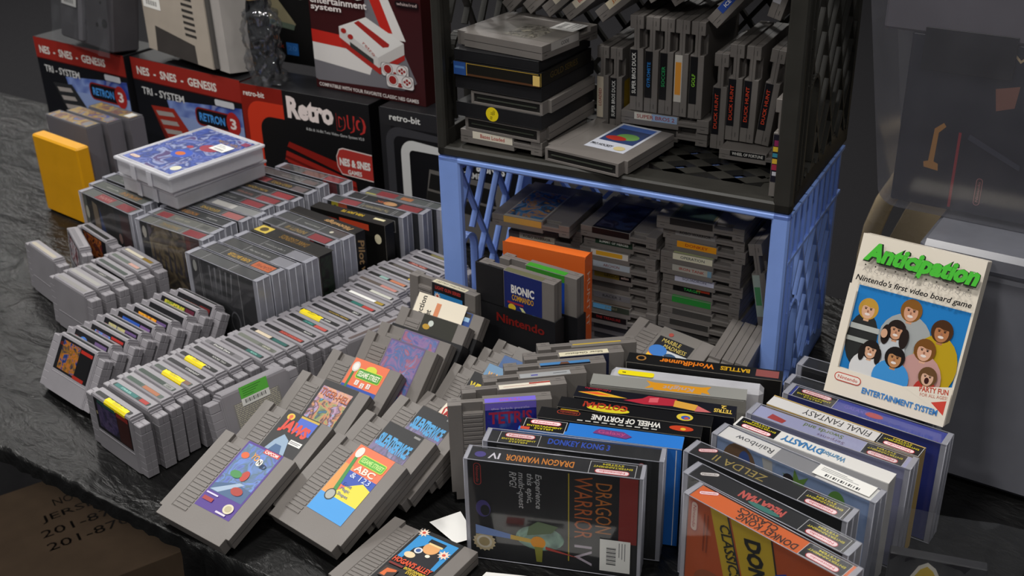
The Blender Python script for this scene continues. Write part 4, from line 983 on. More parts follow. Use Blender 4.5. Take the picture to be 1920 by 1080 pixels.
for (cx, cy) in ((17.6, 8.6), (18.6, 5.8)):
    rs += [('rrect', cx-2.9, cy-1.9, cx+2.9, cy+1.9, 0.5, '4a4040'), ('rrect', cx-2.8, cy-1.8, cx+2.8, cy+1.8, 0.5, 'e2dedc'), ('ell', cx-1.5, cy+0.2, 1.1, 1.2, '4a2020'), ('ell', cx-1.5, cy+0.2, 1.0, 1.1, 'e8e4e0'), ('ell', cx-1.5, cy+0.2, 0.8, 0.9, '9a2420'), ('ell', cx+1.5, cy+0.2, 1.1, 1.2, '4a2020'), ('ell', cx+1.5, cy+0.2, 1.0, 1.1, 'e8e4e0')]
    for dx, dy in ((0.5, 0), (-0.5, 0), (0, 0.5), (0, -0.5)): rs.append(('ell', cx+1.5+dx, cy+0.2+dy, 0.26, 0.3, '9a2420'))
    rs += [('ell', cx, cy-0.6, 0.35, 0.2, '9a2420'), ('ell', cx, cy-1.2, 0.5, 0.25, '9a2420')]
rs += [('txt', 'entertainment', 6.6, 25.0, 1.5, 'f0e8e4', 12.2, 0, 0.02), ('txt', 'system', 3.9, 22.8, 1.5, 'f0e8e4', 6.6, 0, 0.02), ('txt', 'retro', 6.5, 28.4, 3.4, 'f0e8e4', 12, 0, 0.05), ('rrect', 18.6, 26.2, 23.4, 27.8, 0.5, '1c0e10'), ('txt', 'white/red', 21.0, 27.0, 0.7, 'd8c4c0', 4.0),
       ('txt', "COMPATIBLE WITH YOUR FAVORITE CLASSIC NES GAMES", 11.6, 1.2, 0.8, 'e4dcd8', 21.5, 0, 0.02)]
def vscale(sg, k):
    o = []
    for c_ in sg:
        c_ = list(c_)
        if c_[0] in ('rect',): c_[2] *= k; c_[4] *= k
        elif c_[0] == 'rrect': c_[2] *= k; c_[4] *= k
        elif c_[0] == 'poly': c_[1] = [(x, y*k) for x, y in c_[1]]
        elif c_[0] == 'ell': c_[2] *= k; c_[4] *= max(k, 0.8)
        elif c_[0] == 'txt': c_[3] *= k; c_[4] *= max(k, 0.75)
        o.append(tuple(c_))
    return o
rs = [('rect', 0, 0, w2, 24, '3d1416')] + vscale(rs, 0.62)
h2 = 24.0
big_carton('tall maroon carton showing a white and red console, standing on other cartons', yawM((-160.2, 121.9, 22.05), 10.4), w2, 8, h2, rs, right=[('rect', 0, 0, 8, h2, '38100f'), ('txt', 'retro-bit', 5.6, 6.5, 0.9, 'e0d8d4', 6.0, -90), ('txt', 'white/red', 4.0, 22, 0.8, 'e0d8d4', 6.0, -90)])
# dark carton with joystick console picture behind it
fb = [('rect', 0, 0, 20, 26, '0b0b0c'), ('poly', [(0, 10.6), (0.8, 10.0), (8.6, 9.0), (9.4, 10.4), (0.8, 24.0), (0, 24.0)], '8c8468'), ('poly', [(1.0, 13.0), (4.4, 12.2), (1.0, 18.8)], '2a2622'), ('poly', [(0.6, 10.0), (8.8, 8.8), (9.2, 10.2), (0.8, 11.4)], '5c6a5c'),
      ('poly', [(4.0, 19.6), (9.6, 21.8), (16, 19.4), (11, 16.8)], '6a7468'), ('poly', [(4.4, 20.0), (9.6, 21.6), (14.4, 19.8), (10.8, 17.6)], '2c2a2c'), ('poly', [(8.4, 19.6), (9.0, 23.4), (9.6, 23.4), (8.9, 19.6)], '9a9a96'),
      ('txt', 'flash', 3.4, 6.4, 1.2, 'b0601c', 3.6), ('txt', 'back', 4.4, 4.4, 1.2, '8a2c14', 3.4), ('rect', 6.6, 2.2, 9.4, 5.4, '2a6ab4'), ('txt', '20', 8.0, 4.0, 1.2, '4a8ad0', 2.0)]
fb = [('rect', 0, 0, 20, 22, '0b0b0c')] + vscale(fb, 0.72)
big_carton('black carton with a wedge-shaped joystick console pictured, behind the maroon carton', yawM((-182.4, 126.4, 22.05), 12.5), 20, 9, 22, fb, body='0c0c0d')

# ---- beige console standing on its edge on the cartons
beige = plastic('beige_console_plastic', 'a89e92', rough=0.5, scale=500, bump=0.06)
bdark = plastic('console_dark_grey', '4a4846', rough=0.55)
# local: x along the slab's length, z up, y thickness (front face at y=0 towards the buyer)
ux = Vector((math.cos(R_(4)), math.sin(R_(4)), 0)); lean = R_(8); hh = Vector((-ux.y, ux.x, 0))
uz = (hh*math.sin(lean)+Vector((0, 0, 1))*math.cos(lean)); roll = R_(-3); uxr = ux*math.cos(roll)+uz*math.sin(roll); uzr = uz*math.cos(roll)-ux*math.sin(roll)
t = thing('game_console', 'beige and grey box-shaped game console stood on edge on the cartons', 'console', frame((-198.4, 112.6, 24.3), uxr, uzr.cross(uxr), uzr))
SHR = -0.27                                    # the console's flank slopes
def shp(x0, x1, z0, z1): return [(x0+SHR*z0, z0), (x1+SHR*z0, z0), (x1+SHR*z1, z1), (x0+SHR*z1, z1)]
yx = lambda x, z, y: (x, y, z)
mb = MB(); mb.prism(shp(0, 19.0, 0, 24), 0, 5.2, beige, yx); mb.build('upper_shell', t, fixn=True)
mb = MB(); mb.prism(shp(19.0, 20.0, 0.3, 23.7), 0.3, 7.6, bdark, yx); mb.prism(shp(0.4, 19.4, 0.6, 23.4), 5.2, 8.6, bdark, yx); mb.build('lower_shell', t, fixn=True)
mb = MB(); mb.prism(shp(19.8, 22.6, 0.0, 24), 0.8, 7.8, plastic('console_light_grey', 'a5a09c', rough=0.45), yx); mb.build('front_panel', t, fixn=True)
for k in range(18):
    mb = MB(); z = 4.6+k*1.05; mb.prism(shp(12.2, 15.4, z, z+0.42), -0.06, 0.1, plastic('vent_dark', '2a2725', rough=0.7), yx); mb.build('vent_slot', t, fixn=True)
mb = MB(); mb.prism([(2.6, 0.0), (1.8, 4.6), (13.6, 3.2), (14.6, 0.0)], -0.05, 0.12, plastic('recess_dark', '3a3634', rough=0.6), yx); mb.build('recess', t, fixn=True)
p = P(5.2, 3.8); p.bg('efeeea'); price_lines(p); p.build('price_sticker', lambda x, y, z: (-1.6+x+SHR*y, -0.03-z, 7.6+y), t)
# ---- dark grey console in polythene at far left
t = thing('dark_console', 'dark grey console with jack holes wrapped in clear polythene at far left', 'console', frame((-222.5, 107.4, 23.8), uxr, uzr.cross(uxr), uzr))
dk = plastic('dark_console_plastic', '4c4a4e', rough=0.5)
mb = MB(); mb.box(0, 17.5, 0, 6, 0, 24, dk, 0.3); mb.build('shell', t)
mb = MB(); mb.box(7.2, 8.6, -0.7, 0.3, 0.6, 23.5, plastic('grey_ribbed_strip', '77757a', rough=0.35), 0.15); mb.build('ribbed_strip', t)
mb = MB(); mb.box(11.2, 16.6, -0.05, 0.2, 10.6, 18.5, GREY8D, 0.05); mb.build('slot', t)
for (x, z, r) in ((15.0, 5.2, 0.85), (12.6, 4.6, 0.42), (13.8, 9.0, 0.3)):
    mb = MB(); mb.prism([(x+r*math.cos(2*math.pi*i/16), z+r*math.sin(2*math.pi*i/16)) for i in range(16)], -0.04, 0.2, GREY8D, lambda x, z, y: (x, y, z)); mb.build('jack_hole', t, fixn=True)
p = P(5.0, 3.4); p.bg('dcdcd8'); price_lines(p); p.build('price_sticker', lambda x, y, z: (1.0+x, -0.2-z, 6.6+y), t)
mb = MB()
bagp = []
N1, N2 = 14, 12
for j in range(N2+1):
    for i in range(N1+1):
        x = -1+19.4*i/N1; z = -0.6+26*j/N2
        bagp.append((x, -1.0-1.1*abs(noise.noise(Vector((x*0.35, z*0.35, 1.0))))-0.5*abs(noise.noise(Vector((x*0.9, z*0.9, 4.0)))), z))
mb.v += bagp
for j in range(N2):
    for i in range(N1):
        q = j*(N1+1)+i; mb.face((q, q+1, q+N1+2, q+N1+1), CLEARBAG, True)
mb.build('polythene_wrap', t)
# ---- bag of cables
t = thing('bag_of_cables', 'bundled black cables in a clear polythene bag with tan rubber band', 'bag', yawM((-171.6, 117.2, 22.2), 14))
for k in range(16):
    mb = MB(); r0 = random.Random(k); pts = []
    for i in range(26):
        s_ = i/25.0; pts.append((1.2+3.6*(0.5+0.42*math.sin(s_*9+k*1.3))*(1 if s_ < 0.3 else 0.7), -0.6+1.2*math.cos(s_*7+k)+0.25*k*0.4, 1.9+s_*22+1.0*math.sin(s_*11+k*2)))
    mb.tube(pts, 0.34+0.08*(k % 3), BLACKP, 7); mb.build('cable', t)
mb = MB(); mb.tube([(2.6+2.0*math.cos(2*math.pi*i/16), -0.2+1.7*math.sin(2*math.pi*i/16), 15.0+0.15*math.sin(i)) for i in range(16)], 0.22, plastic('tan_rubber', 'b89a70', rough=0.6), 6, close=True); mb.build('rubber_band', t)
for k in range(2):
    mb = MB(); mb.box(1.2+1.6*k, 2.6+1.6*k, -2.0, -1.0, 5+4*k, 8.4+4*k, BLACKP, 0.2); mb.build('plug', t)
mb = MB(); N1, N2 = 36, 44
for j in range(N2+1):
    for i in range(N1):
        a = 2*math.pi*i/N1; z = 0.1+26*j/N2
        rr = (0.62 if 13 < z < 17 else 1.0)*(1.0+0.35*noise.noise(Vector((math.cos(a)*2.6, math.sin(a)*2.6, z*0.55)))+0.2*noise.noise(Vector((math.cos(a)*6, math.sin(a)*6, z*1.3))))
        mb.v.append((2.8+3.3*rr*math.cos(a), -0.2+2.5*rr*math.sin(a), z))
for j in range(N2):
    for i in range(N1):
        k = (i+1) % N1; mb.face((j*N1+i, j*N1+k, (j+1)*N1+k, (j+1)*N1+i), CLEARBAG, True)
mb.build('polythene_bag', t)
# ------------------------------------------------------------------ the two dairy crates and the cartridges in them
CO = Vector((-106.2, 99.8, 0)); CYW = 14.7
CX = Vector((math.cos(R_(CYW)), math.sin(R_(CYW)), 0)); CYv = Vector((-CX.y, CX.x, 0)); ZV = Vector((0, 0, 1))
def cr(x, y, z): return CO + CX*x + CYv*y + ZV*z
crate('pale blue plastic dairy crate on its side, holding stacked cartridges', yawM(cr(0, 0, 0.02), CYW), 46.9, 25.5, 28.9, BLUEC, 0.9, 'dairy crates')
crate('black plastic dairy crate on its side, on top of the blue one', yawM(cr(0, 0, 28.95), CYW), 46.9, 27.5, 33.0, BLACKC, 1.35, 'dairy crates', 1.1)
def rotxy(dy): a = R_(CYW+dy); return Vector((math.cos(a), math.sin(a), 0)), Vector((-math.sin(a), math.cos(a), 0))
def flat_spine(x, y, z, dy=0, s=1.0):
    X, Y = rotxy(dy); o = cr(x, y, z+0.875*s)+Y*13.3*s; return frame(o, -X, -Y, ZV, s)
def flat_conn(x, y, z, dy=0, s=1.0, up=True):
    X, Y = rotxy(dy); return frame(cr(x, y, z+0.875*s), X, Y, ZV, s)
def stand_spine(x, y, z, phi=90, dy=0, s=1.0):
    X, Y = rotxy(dy); xl = -X*math.cos(R_(phi))-ZV*math.sin(R_(phi)); yl = -Y; zl = xl.cross(yl)
    o = cr(x, y, z)-xl*6*s-yl*13.3*s; return frame(o, xl, yl, zl, s)
NB = {'front': 0, 'ridges': 0}
def sp(bg, tx='', tc='ffffff', **k): d = dict(NB); d['spine'] = (bg, tx, tc); d.update(k); return d
FL = 30.35
# ---- black crate: left stack, bottom to top
G = 'left stack in the black crate'
S_ = 1.03
nes_cart('bottom cartridge of the black-crate stack, cream spine with red script', flat_spine(8.2, 1.8, FL, -3, S_), sp('e4dccb', 'Bases Loaded', 'b02a24', sph=0.5, spw=3.6), G)
nes_cart('cartridge with open connector end outward, second up in black crate stack', flat_conn(8.5, 1.7, FL+1.85, -4, S_), {'front': 0, 'spine': (None, '', ''), 'slot': 1}, G)
def sleeve_box(label, M, w, d, h, faces=None, body=SLEEVE, grp=G):
    t = thing('dust_sleeve', label, 'sleeve', M, grp)
    g = 0.14; mb = MB()
    mb.box(0, w, 0, d, 0, g, body, 0.03); mb.box(0, w, 0, d, h-g, h, body, 0.03); mb.box(0, g, 0, d, g, h-g, body); mb.box(w-g, w, 0, d, g, h-g, body); mb.box(g, w-g, d-g, d, g, h-g, body)
    if faces != 'open': mb.box(g, w-g, 0, g, g, h-g, body)
    mb.build('sleeve_shell', t)
    return t
t = sleeve_box('black cartridge sleeve with round yellow price dot, in black crate stack', yawM(cr(1.7, 1.9, FL+3.7), CYW-4), 12.9, 13.6, 1.9)
p = P(1.9, 1.9); p.ell(0.95, 0.95, 0.95, 0.95, 'f0d820'); p.txt('00 35', 0.85, 0.75, 0.34, '3a3210', 1.0, 80); p.txt('GO', 1.2, 1.2, 0.34, '3a3210', 0.6, 80)
p.build('price_dot', lambda x, y, z: (4.6+x, -z, 0.0+y), t)
nes_cart('cartridge with connector end outward under the black and gold box', flat_conn(9.4, 1.4, FL+5.65, -4, 0.97), {'front': 0, 'spine': (None, '', ''), 'slot': 1}, G)
sleeve_box('plain black sleeve directly above a connector-end cartridge in the stack', yawM(cr(1.8, 1.8, FL+7.5), CYW-4), 12.9, 13.6, 1.75)
gd = P(12.9, 1.8); gd.bg('1a1814'); gd.rect(0.05, 0.05, 1.9, 1.75, '2a4f90'); gd.rect(0.2, 0.9, 1.7, 1.2, '4a78b8'); gd.rect(2.1, 1.62, 12.7, 1.72, 'a88a3c'); gd.rect(2.1, 0.1, 12.9, 0.35, '5a3a24'); gd.rect(11.9, 0.2, 12.9, 1.5, 'e0c070'); gd.rect(2.0, 0.1, 2.1, 1.75, 'c0a050')
gr = P(13.2, 1.8); gr.bg('171510'); gr.rect(0.1, 0.1, 0.3, 1.8, 'c8a84c'); gr.txt('GOLD SERIES', 6, 1, 0.8, '5a4a20', 7)
carton('flat black box with gold trim and blue corner in the black crate stack', yawM(cr(1.7, 1.6, FL+9.3), CYW-4), 12.9, 13.2, 1.8, {'front': gd, 'right': gr}, CARD_BLACK, group=G, worn=0.04)
sleeve_box('top black sleeve just under the crowning grey cartridge', yawM(cr(1.7, 1.9, FL+11.15), CYW-4), 12.6, 13.2, 1.4)
X, Y = rotxy(-9)
# crowning cartridge lies back up, connector end to the left front
t = nes_cart('grey cartridge crowning the black-crate stack, worn label and white price sticker', frame(cr(8.6, 8.4, FL+12.6+0.92)-X*6.6, -Y, X, ZV, 1.03), {'draw': [('rect', 0.3, 2.6, 5.6, 7.2, art(['6e6a64', '8a867c', '45423e', 'a09a8a'], 70, 2))], 'bg': '6f6b66', 'spine': ('b8b4b0', 'CODE', '3a3a3a'), 'slot': 1, 'ridges': 0}, G)
p = P(3.6, 3.6); p.bg('ecebe8'); price_lines(p); p.build('price_sticker', lambda x, y, z: (-4.8+x, 9.2+y, 0.89+z), t)
# ---- loose cartridge lying in front
nes_cart('grey cartridge lying flat at the front of the black crate, white-edged hockey label', frame(cr(20.6, -0.2, FL+0.9), rotxy(-8)[0], rotxy(-8)[1], ZV, 0.98),
         {'bg': 'd0d4e0', 'slot': 1, 'ridges': 0, 'draw': [('rect', 0.4, 3.0, 5.5, 9.4, '30426e'), ('rect', 0.4, 8.0, 5.5, 9.4, '4a70c0'), ('ell', 3.4, 5.4, 1.6, 1.2, '6a9a50'), ('ell', 2.2, 4.4, 1.5, 0.8, 'b03024'), ('txt', 'PRO HOCKEY', 1.9, 1.4, 0.7, '23242a', 3.2, 0, 0.02), ('ell', 4.6, 1.2, 0.8, 0.7, 'd8c890')], 'spine': ('b8bcc8', '', '')}, None)
# ---- standing pairs and rows
G1 = 'cartridges standing on end in the black crate'
def st(label, x, z, y=13.0, phi=90, spec=None, s=1.04, dy=0): return nes_cart(label, stand_spine(x, y, z, phi, dy, s), spec, G1)
st('standing cartridge with cream and red edge, beside the flat stack', 17.2, FL+0.05, 13.9, 90, sp('ded2bc', 'LOADED', 'a82c28'), 0.95)
yc = st('standing cartridge with black-and-white checked spine and yellow backing', 19.1, FL+0.05, 13.9, 90, sp('17171a', 'SUPER BROS DUCK', 'e0e0dc', sph=0.5, spw=5.2), 0.95)
p = P(5.5, 3.0); p.bg('b8981c'); p.build('back_sticker', lambda x, y, z: (-1.2+x, 9.4+y, -0.875-z), yc)
# two lying under the row of five
nes_cart('lying cartridge under the standing row, pale blue and red spine', flat_spine(26.4, 12.9, FL+1.9, 1, 1.0), sp('9ab4d8', 'SUPER BROS 2', 'a03a34', spdraw=[('rect', 0, 0, 2.4, 0.95, 'd8d4c8')], sph=0.5, spw=5.2), G1)
nes_cart('lowest lying cartridge under the standing row, plain spine', flat_spine(26.2, 13.4, FL+0.02, -1, 1.0), sp('3a3836'), G1)
zz = FL+3.75
row = [('standing cartridge with black-and-white checked spine, first of the row of five', 22.4, sp('17171a', 'SUPER BROS DUCK', 'e6e6e2', sph=0.5, spw=5.2)),
       ('standing cartridge with blue lettered spine, second of the row of five', 24.35, sp('121215', 'GYROMITE', '2a86d8', spw=3.2)),
       ('standing cartridge with green lettered spine, third of the row of five', 26.35, sp('121215', 'SOCCER', '2aa860', spw=2.6)),
       ('standing cartridge with white and orange spine, fourth of the row of five', 28.35, sp('ccc8c0', '', '', spdraw=[('rect', 0.9, 0.1, 5.0, 0.85, 'e0983a')])),
       ('standing cartridge with lime lettered spine, fifth of the row of five', 30.4, sp('121215', 'GOLF', '8ad03a', spw=1.6))]
for d, x, s_ in row: st(d, x, zz, 13.0, 91 if x < 23 else 90, s_)
nes_cart('lying cartridge with black spine and white serif title, under the tilted row', flat_spine(39.4, 10.4, FL+0.02, 1, 0.76), sp('121214', 'WHEEL OF FORTUNE', 'e8e6e0', sph=0.5, spw=5.2), G1)
trow = [('standing cartridge with red lettered spine, first by the crate post side row', 36.1, 90, 'DUCK HUNT'), ('standing cartridge with red lettered spine, second of the side row', 38.0, 89, 'DUCK HUNT'), ('tilted cartridge with red lettered spine, last of the side row', 40.0, 84, 'DUCK HUNT')]
for d, x, ph, tx in trow: st(d, x-0.6, FL+1.6, 13.0, ph, sp('15151a', tx, 'e04a2c', spw=4.4), 1.03)
st('shorter standing cartridge at the left of the side row, red lettered spine', 33.5, FL+0.05, 13.3, 90, sp('15151a', 'DUCK HUNT', 'e04a2c', spw=4.4))
st('tilted dark cartridge with small pale green lettering beside the crate wall', 42.3, FL+1.6, 14.4, 82, sp('161812', 'GOLF', 'c8d88a', spw=1.6), 0.93)
nes_cart('cartridge standing on end at the right front corner of the black crate', stand_spine(44.9, 1.1, FL+0.05, 90, 0, 0.98), dict(sp('1d1c28', '', '', spdraw=[('rect', 0.8, 0.1, 1.3, 0.8, 'c8c8d0'), ('rect', 1.5, 0.05, 2.2, 0.9, 'a8304a'), ('rect', 2.3, 0.05, 2.9, 0.9, 'e0b83a'), ('rect', 3.1, 0.05, 3.6, 0.9, '3a8aa0'), ('rect', 3.8, 0.05, 4.4, 0.9, 'd8b83a'), ('rect', 4.5, 0.1, 5.2, 0.8, '8a2a5a')]), front=1, bg='1d1c28'), G1)
# fan of cartridges leaning across the top
fan = [(3.3, 44.2, 45, '0f0f11', 'BASEBALL', '36c04a', 'black spine with green lettering'), (6.4, 44.3, 43, '6f6858', 'PENNANT', '3a342c', 'tan spine'), (9.2, 44.2, 41, 'd8cfbc', 'Bases Loaded', 'b02a24', 'cream spine and red script'), (12.1, 44.0, 40, 'd8cfbc', 'Bases Loaded', 'b02a24', 'cream spine and red script, right neighbour of its twin'), (16.8, 44.3, 40, 'e0d4b8', 'JALECO', 'c8702c', 'cream spine and orange lettering'),
       (23.4, 48.0, 36, 'd0c8c0', '', '', 'white spine patch'), (26.6, 47.9, 36, '3a3836', '', '', 'plain grey spine'), (32.0, 45.6, 50, '2c4a9a', 'ICE HOCKEY', 'f0f0f0', 'blue spine and white lettering'), (39.6, 47.0, 74, 'b8b8c0', 'A Sports', '2a2a34', 'pale grey spine'), (42.4, 46.6, 78, '3a8a3c', '', '', 'green and yellow spine')]
for (x, z, ph, bg, tx, tc, d) in fan:
    st('cartridge leaning atop the black crate, %s' % d, x, z+(1.5 if x < 18 else 0.9), 13.2, ph, sp(bg, tx, tc, spw=4.2), 1.0)
# ---- blue crate: three columns lying flat, spines out
def column(nm, xc, y0, n, z0, specs, dy, jit):
    for k in range(n):
        s_ = specs.get(k)
        x = xc+0.5*jit*math.sin(k*2.1+xc); y = y0+0.35*math.cos(k*1.3+xc)
        d = s_[0] if s_ else 'plain grey spine'
        spx = s_[1] if s_ else sp('3a3836')
        nes_cart('%s up in the blue crate %s column, %s' % (ORD[k], nm, d), flat_spine(x, y, z0+k*1.6, dy+0.7*math.sin(k*3+xc), 0.905), spx, '%s column of cartridges in the blue crate' % nm)
right = {4: ('plain mottled spine', sp('4a4846')), 5: ('wide green spine', dict(sp('2f8f3c', '', ''), front=1, bg='2f8f3c')), 6: ('black spine with green and red print', sp('111113', 'TARGET', '2ab04a', spdraw=[('rect', 3.6, 0.5, 5.6, 0.9, 'a8341e')], spw=2.6)), 7: ('lilac-white spine', dict(sp('c8cade', 'SQUADRON', '5a5c74', spw=3.6), front=1, bg='3a3a44')), 8: ('pale spine with red lettering', sp('b0ada4', 'IRON TANK', 'a83a30', spdraw=[('rect', 5.3, 0, 5.9, 0.95, '7aa0b8')], spw=3.8)),
         9: ('cream spine and dark lettering', dict(sp('e6e2c8', 'OPERATION', '34404a', spw=3.6), front=1, bg='a8b080')), 10: ('bright orange spine', sp('f0a01c', 'DONKEY', 'b8401c', spw=3.4)), 11: ('grey spine with black lettering', sp('8e8c8a', 'ROBO WARRIOR', '1c1c1c', spw=4.6))}
right = {k+1: v for k, v in right.items()}
column('right-hand', 35.0, 5.6, 13, 1.0, right, -1.0, 0.4)
mid = {2: ('black spine with dim red lettering', sp('171213', 'THE TREASURE', 'a02a28', spw=4.0)), 3: ('dark green spine with light blue tag', dict(sp('3a4238', 'JUNGLE', '8a8a70', spdraw=[('rect', 0, 0.1, 3.0, 0.9, '6ab0e0')], spw=2.0), front=1, bg='4a4038')), 4: ('grey spine, silver lettering', sp('77767a', 'RACER 2', '3c3c40', spw=3.0)), 5: ('plain grey spine with white speck', sp('4a4846')), 6: ('black and gold spine', dict(sp('6a5a20', 'LEGION', '1c180c', spdraw=[('rect', 4.0, 0, 5.9, 0.95, '101012'), ('txt', 'atlas', 4.9, 0.5, 0.4, 'e8c8c0', 1.2)], spw=2.6), front=1, bg='55492a')),
       7: ('pale blue-grey spine with dark lettering', sp('a8b2bc', 'ARCHON', '7a3a34', spw=2.6)), 8: ('cream spine with yellow patch', sp('d8d4cc', '', '', spdraw=[('rect', 0.8, 0.15, 5.0, 0.85, 'e0a830')])), 9: ('dark green spine with white lettering', sp('1f3a2c', 'SUMMIT OF HEROES', 'e0e4dc', spw=4.6))}
mid = {k+1: v for k, v in mid.items()}
column('middle', 23.7, 5.4, 11, 1.0, mid, 0.0, 0.5)
left = {7: ('deep blue spine with orange lettering', sp('1f2f8a', 'Paperboy', 'd0603a', spw=3.0)), 8: ('cream spine and black lettering', dict(sp('e4dfcc', 'ROBO WARRIOR', '23201c', spw=4.6), front=1, bg='e4dfcc')), 9: ('blue spine with white and green lettering', sp('24406a', 'TECMO BOWL', 'a8c8b0', spw=4.2))}
left = {k+1: v for k, v in left.items()}
column('left-hand', 12.4, 5.6, 11, 1.0, left, 0.5, 0.4)
nes_cart('cartridge lying on top of the left-hand column, blue and orange picture label', flat_spine(11.6, 3.2, 1.05+11*1.6, 1, 0.96), {'bg': 'b0aca0', 'ridges': 0, 'draw': [('rect', 0.2, 0.2, 5.7, 9.3, art(['3a6a9a', 'c08a3c', '4a84b0', '2a3c50', 'd09a50'], 45, 3))], 'spine': ('c8a050', '', '')}, None)
nes_cart('dark labelled cartridge lying on top of the middle column', flat_spine(23.6, 5.0, 1.05+11*1.6, -0.5, 0.9), {'bg': '17171c', 'ridges': 0, 'draw': [('rect', 0.3, 0.3, 5.6, 9.2, art(['14161e', '2a3450', '1a1420', '3a3a4a'], 45, 8))], 'spine': ('1d1416', '', '')}, None)
nes_cart('dark cartridge on top of the right-hand column with a torn yellowed label', flat_spine(34.6, 5.2, 1.05+13*1.6, 1, 0.96), {'bg': '55523f', 'ridges': 0, 'draw': [('rect', 0.3, 3.0, 5.6, 9.6, '22302c'), ('rect', 2.0, 0.5, 4.4, 2.8, '9a9068')], 'spine': ('232021', '', '')}, None)
# two tilted on the right
nes_cart('cartridge tilted against the right wall of the blue crate, pale green spine', stand_spine(44.0, 5.2, 10.4, 101, 0, 0.98), sp('9aa8a0', '', '', spdraw=[('rect', 1.6, 0.1, 4.2, 0.85, '4a8a5c')]), 'tilted cartridges in the blue crate')
nes_cart('dark cartridge wedged behind the tilted pale green one', stand_spine(45.6, 9.4, 11.2, 97, 0, 0.6), sp('1c1816', '', '', spdraw=[('rect', 1.0, 0.2, 2.6, 0.6, '8a2c20')]), 'tilted cartridges in the blue crate')
# sloping cartridge in the mouth of the blue crate
def slope(TLx, TLy, TLz, dy, tilt, s):
    X, Y = rotxy(dy); yl = Y*math.cos(R_(tilt))+ZV*math.sin(R_(tilt)); zl = X.cross(yl)
    o = cr(TLx, TLy, TLz)-(-X*6+yl*13.3+zl*0.875)*s; return frame(o, X, yl, zl, s)
nes_cart('sloping cartridge in the mouth of the blue crate, cars pictured on its label', slope(27.4, 4.0, 9.0, -15, 24, 1.0), {'bg': '77736e', 'draw': [('rect', 0.3, 1.6, 5.6, 7.0, 'c8ccd0'), ('poly', [(0.3, 1.6), (0.3, 6.2), (2.2, 4.8), (3.4, 1.6)], 'e0702c'), ('poly', [(0.3, 3.6), (0.3, 5.4), (2.2, 4.8)], 'f0c030'), ('poly', [(2.6, 1.6), (5.6, 5.0), (5.6, 1.6)], 'b8bcc4'), ('rect', 0.3, 6.6, 5.6, 8.4, '15151a'), ('txt', 'MARBLE', 2.4, 7.9, 0.6, 'd8c060', 2.8), ('txt', 'MADNESS', 3.4, 7.1, 0.6, 'd8c060', 3.4), ('ell', 1.4, 6.1, 1.3, 0.9, '3a7ac8'), ('ell', 3.5, 5.8, 0.9, 0.5, '2a4a6a'), ('ell', 4.0, 3.2, 1.5, 0.9, 'd04a2c'), ('ell', 1.6, 9.0, 0.35, 0.3, 'a84a40')], 'spine': ('2a2f78', 'PRO AM', 'f0e0a0'), 'spw': 2.4, 'spdraw': [('rect', 0, 0.0, 5.9, 0.3, 'd8b83a')]}, None)
for (x, y, d) in ((41.0, -6.6, 'left'), (42.7, -6.8, 'middle'), (44.35, -6.8, 'right')):
    X, Y = rotxy(2); g_ = R_(80); xl = X*math.cos(g_)+ZV*math.sin(g_); zl = xl.cross(Y)
    nes_cart('cartridge propped edge-up before the blue post, %s of three' % d, frame(cr(x, y, 11.2)-xl*5.1, xl, Y, zl, 0.85), {'front': 0, 'ridges': 0, 'slot': 1, 'spine': (None, '', '')}, 'three cartridges propped edge-up')
# sleeved cartridges and orange box at the left of the mouth
def upright(TLx, TLy, TLz, yaw, s, tilt=90):
    a = R_(yaw); X = Vector((math.cos(a), math.sin(a), 0)); Y = Vector((-X.y, X.x, 0)); yl = Y*math.cos(R_(tilt))+ZV*math.sin(R_(tilt)); zl = X.cross(yl)
    o = Vector((TLx, TLy, TLz))-(-X*6+yl*13.3+zl*0.875)*s; return frame(o, X, yl, zl, s)
t = nes_cart('cartridge with deep blue label standing in a black sleeve, left of the crate mouth', upright(-96.6, 96.4, 17.35, 7, 1.0), {'bg': '1d2a6a', 'ridges': 0, 'draw': [('txt', 'BIONIC', 2.9, 7.6, 1.1, 'e8e4e0', 3.6, 0, 0.04), ('txt', 'COMMANDO', 2.9, 6.4, 0.8, 'd8a02a', 3.4, 0, 0.02), ('rect', 0.5, 5.4, 3.0, 5.7, 'a03040'), ('ell', 1.2, 4.9, 0.6, 0.5, 'e0c030'), ('poly', [(2.4, 5.2), (2.9, 5.2), (4.2, 3.6), (3.6, 3.6)], 'd8d89a'), ('ell', 4.6, 4.0, 0.8, 0.7, '2a6aa8')], 'spine': ('6a6a50', '', '')}, 'sleeved cartridges', sleeve=5.0)
mb = MB(); mb.box(-6.25, -1.85, 7.8, 13.4, 0.78, 1.02, SLEEVE, 0.03); mb.box(-6.25, -6.1, 7.8, 13.4, -1.0, 1.0, SLEEVE, 0.03); mb.build('sleeve_tab', t)
p = P(9.0, 1.7); p.txt('Nintendo', 4.4, 0.85, 1.2, '7a1c18', 7.6, 0, 0.03); p.build('sleeve_lettering', lambda x, y, z: (-3.6+x, 5.4+y, 1.03+z), t)
nes_cart('cartridge with blue label behind, standing in a second black sleeve', upright(-95.4, 99.3, 17.35, 7.5, 1.0), {'bg': '2450b8', 'ridges': 0, 'draw': [('rect', 0, 8.9, 5.9, 9.9, '3a8a2c'), ('txt', 'GAUNTLET', 2.9, 8.4, 0.7, 'c8d4f0', 4.2, 0, 0.02), ('rect', 2.6, 3.4, 4.4, 5.0, 'a82a24'), ('txt', 'Y', 3.5, 4.2, 1.2, 'e8e0dc')], 'spine': ('3c9a30', '', '')}, 'sleeved cartridges', sleeve=5.2)
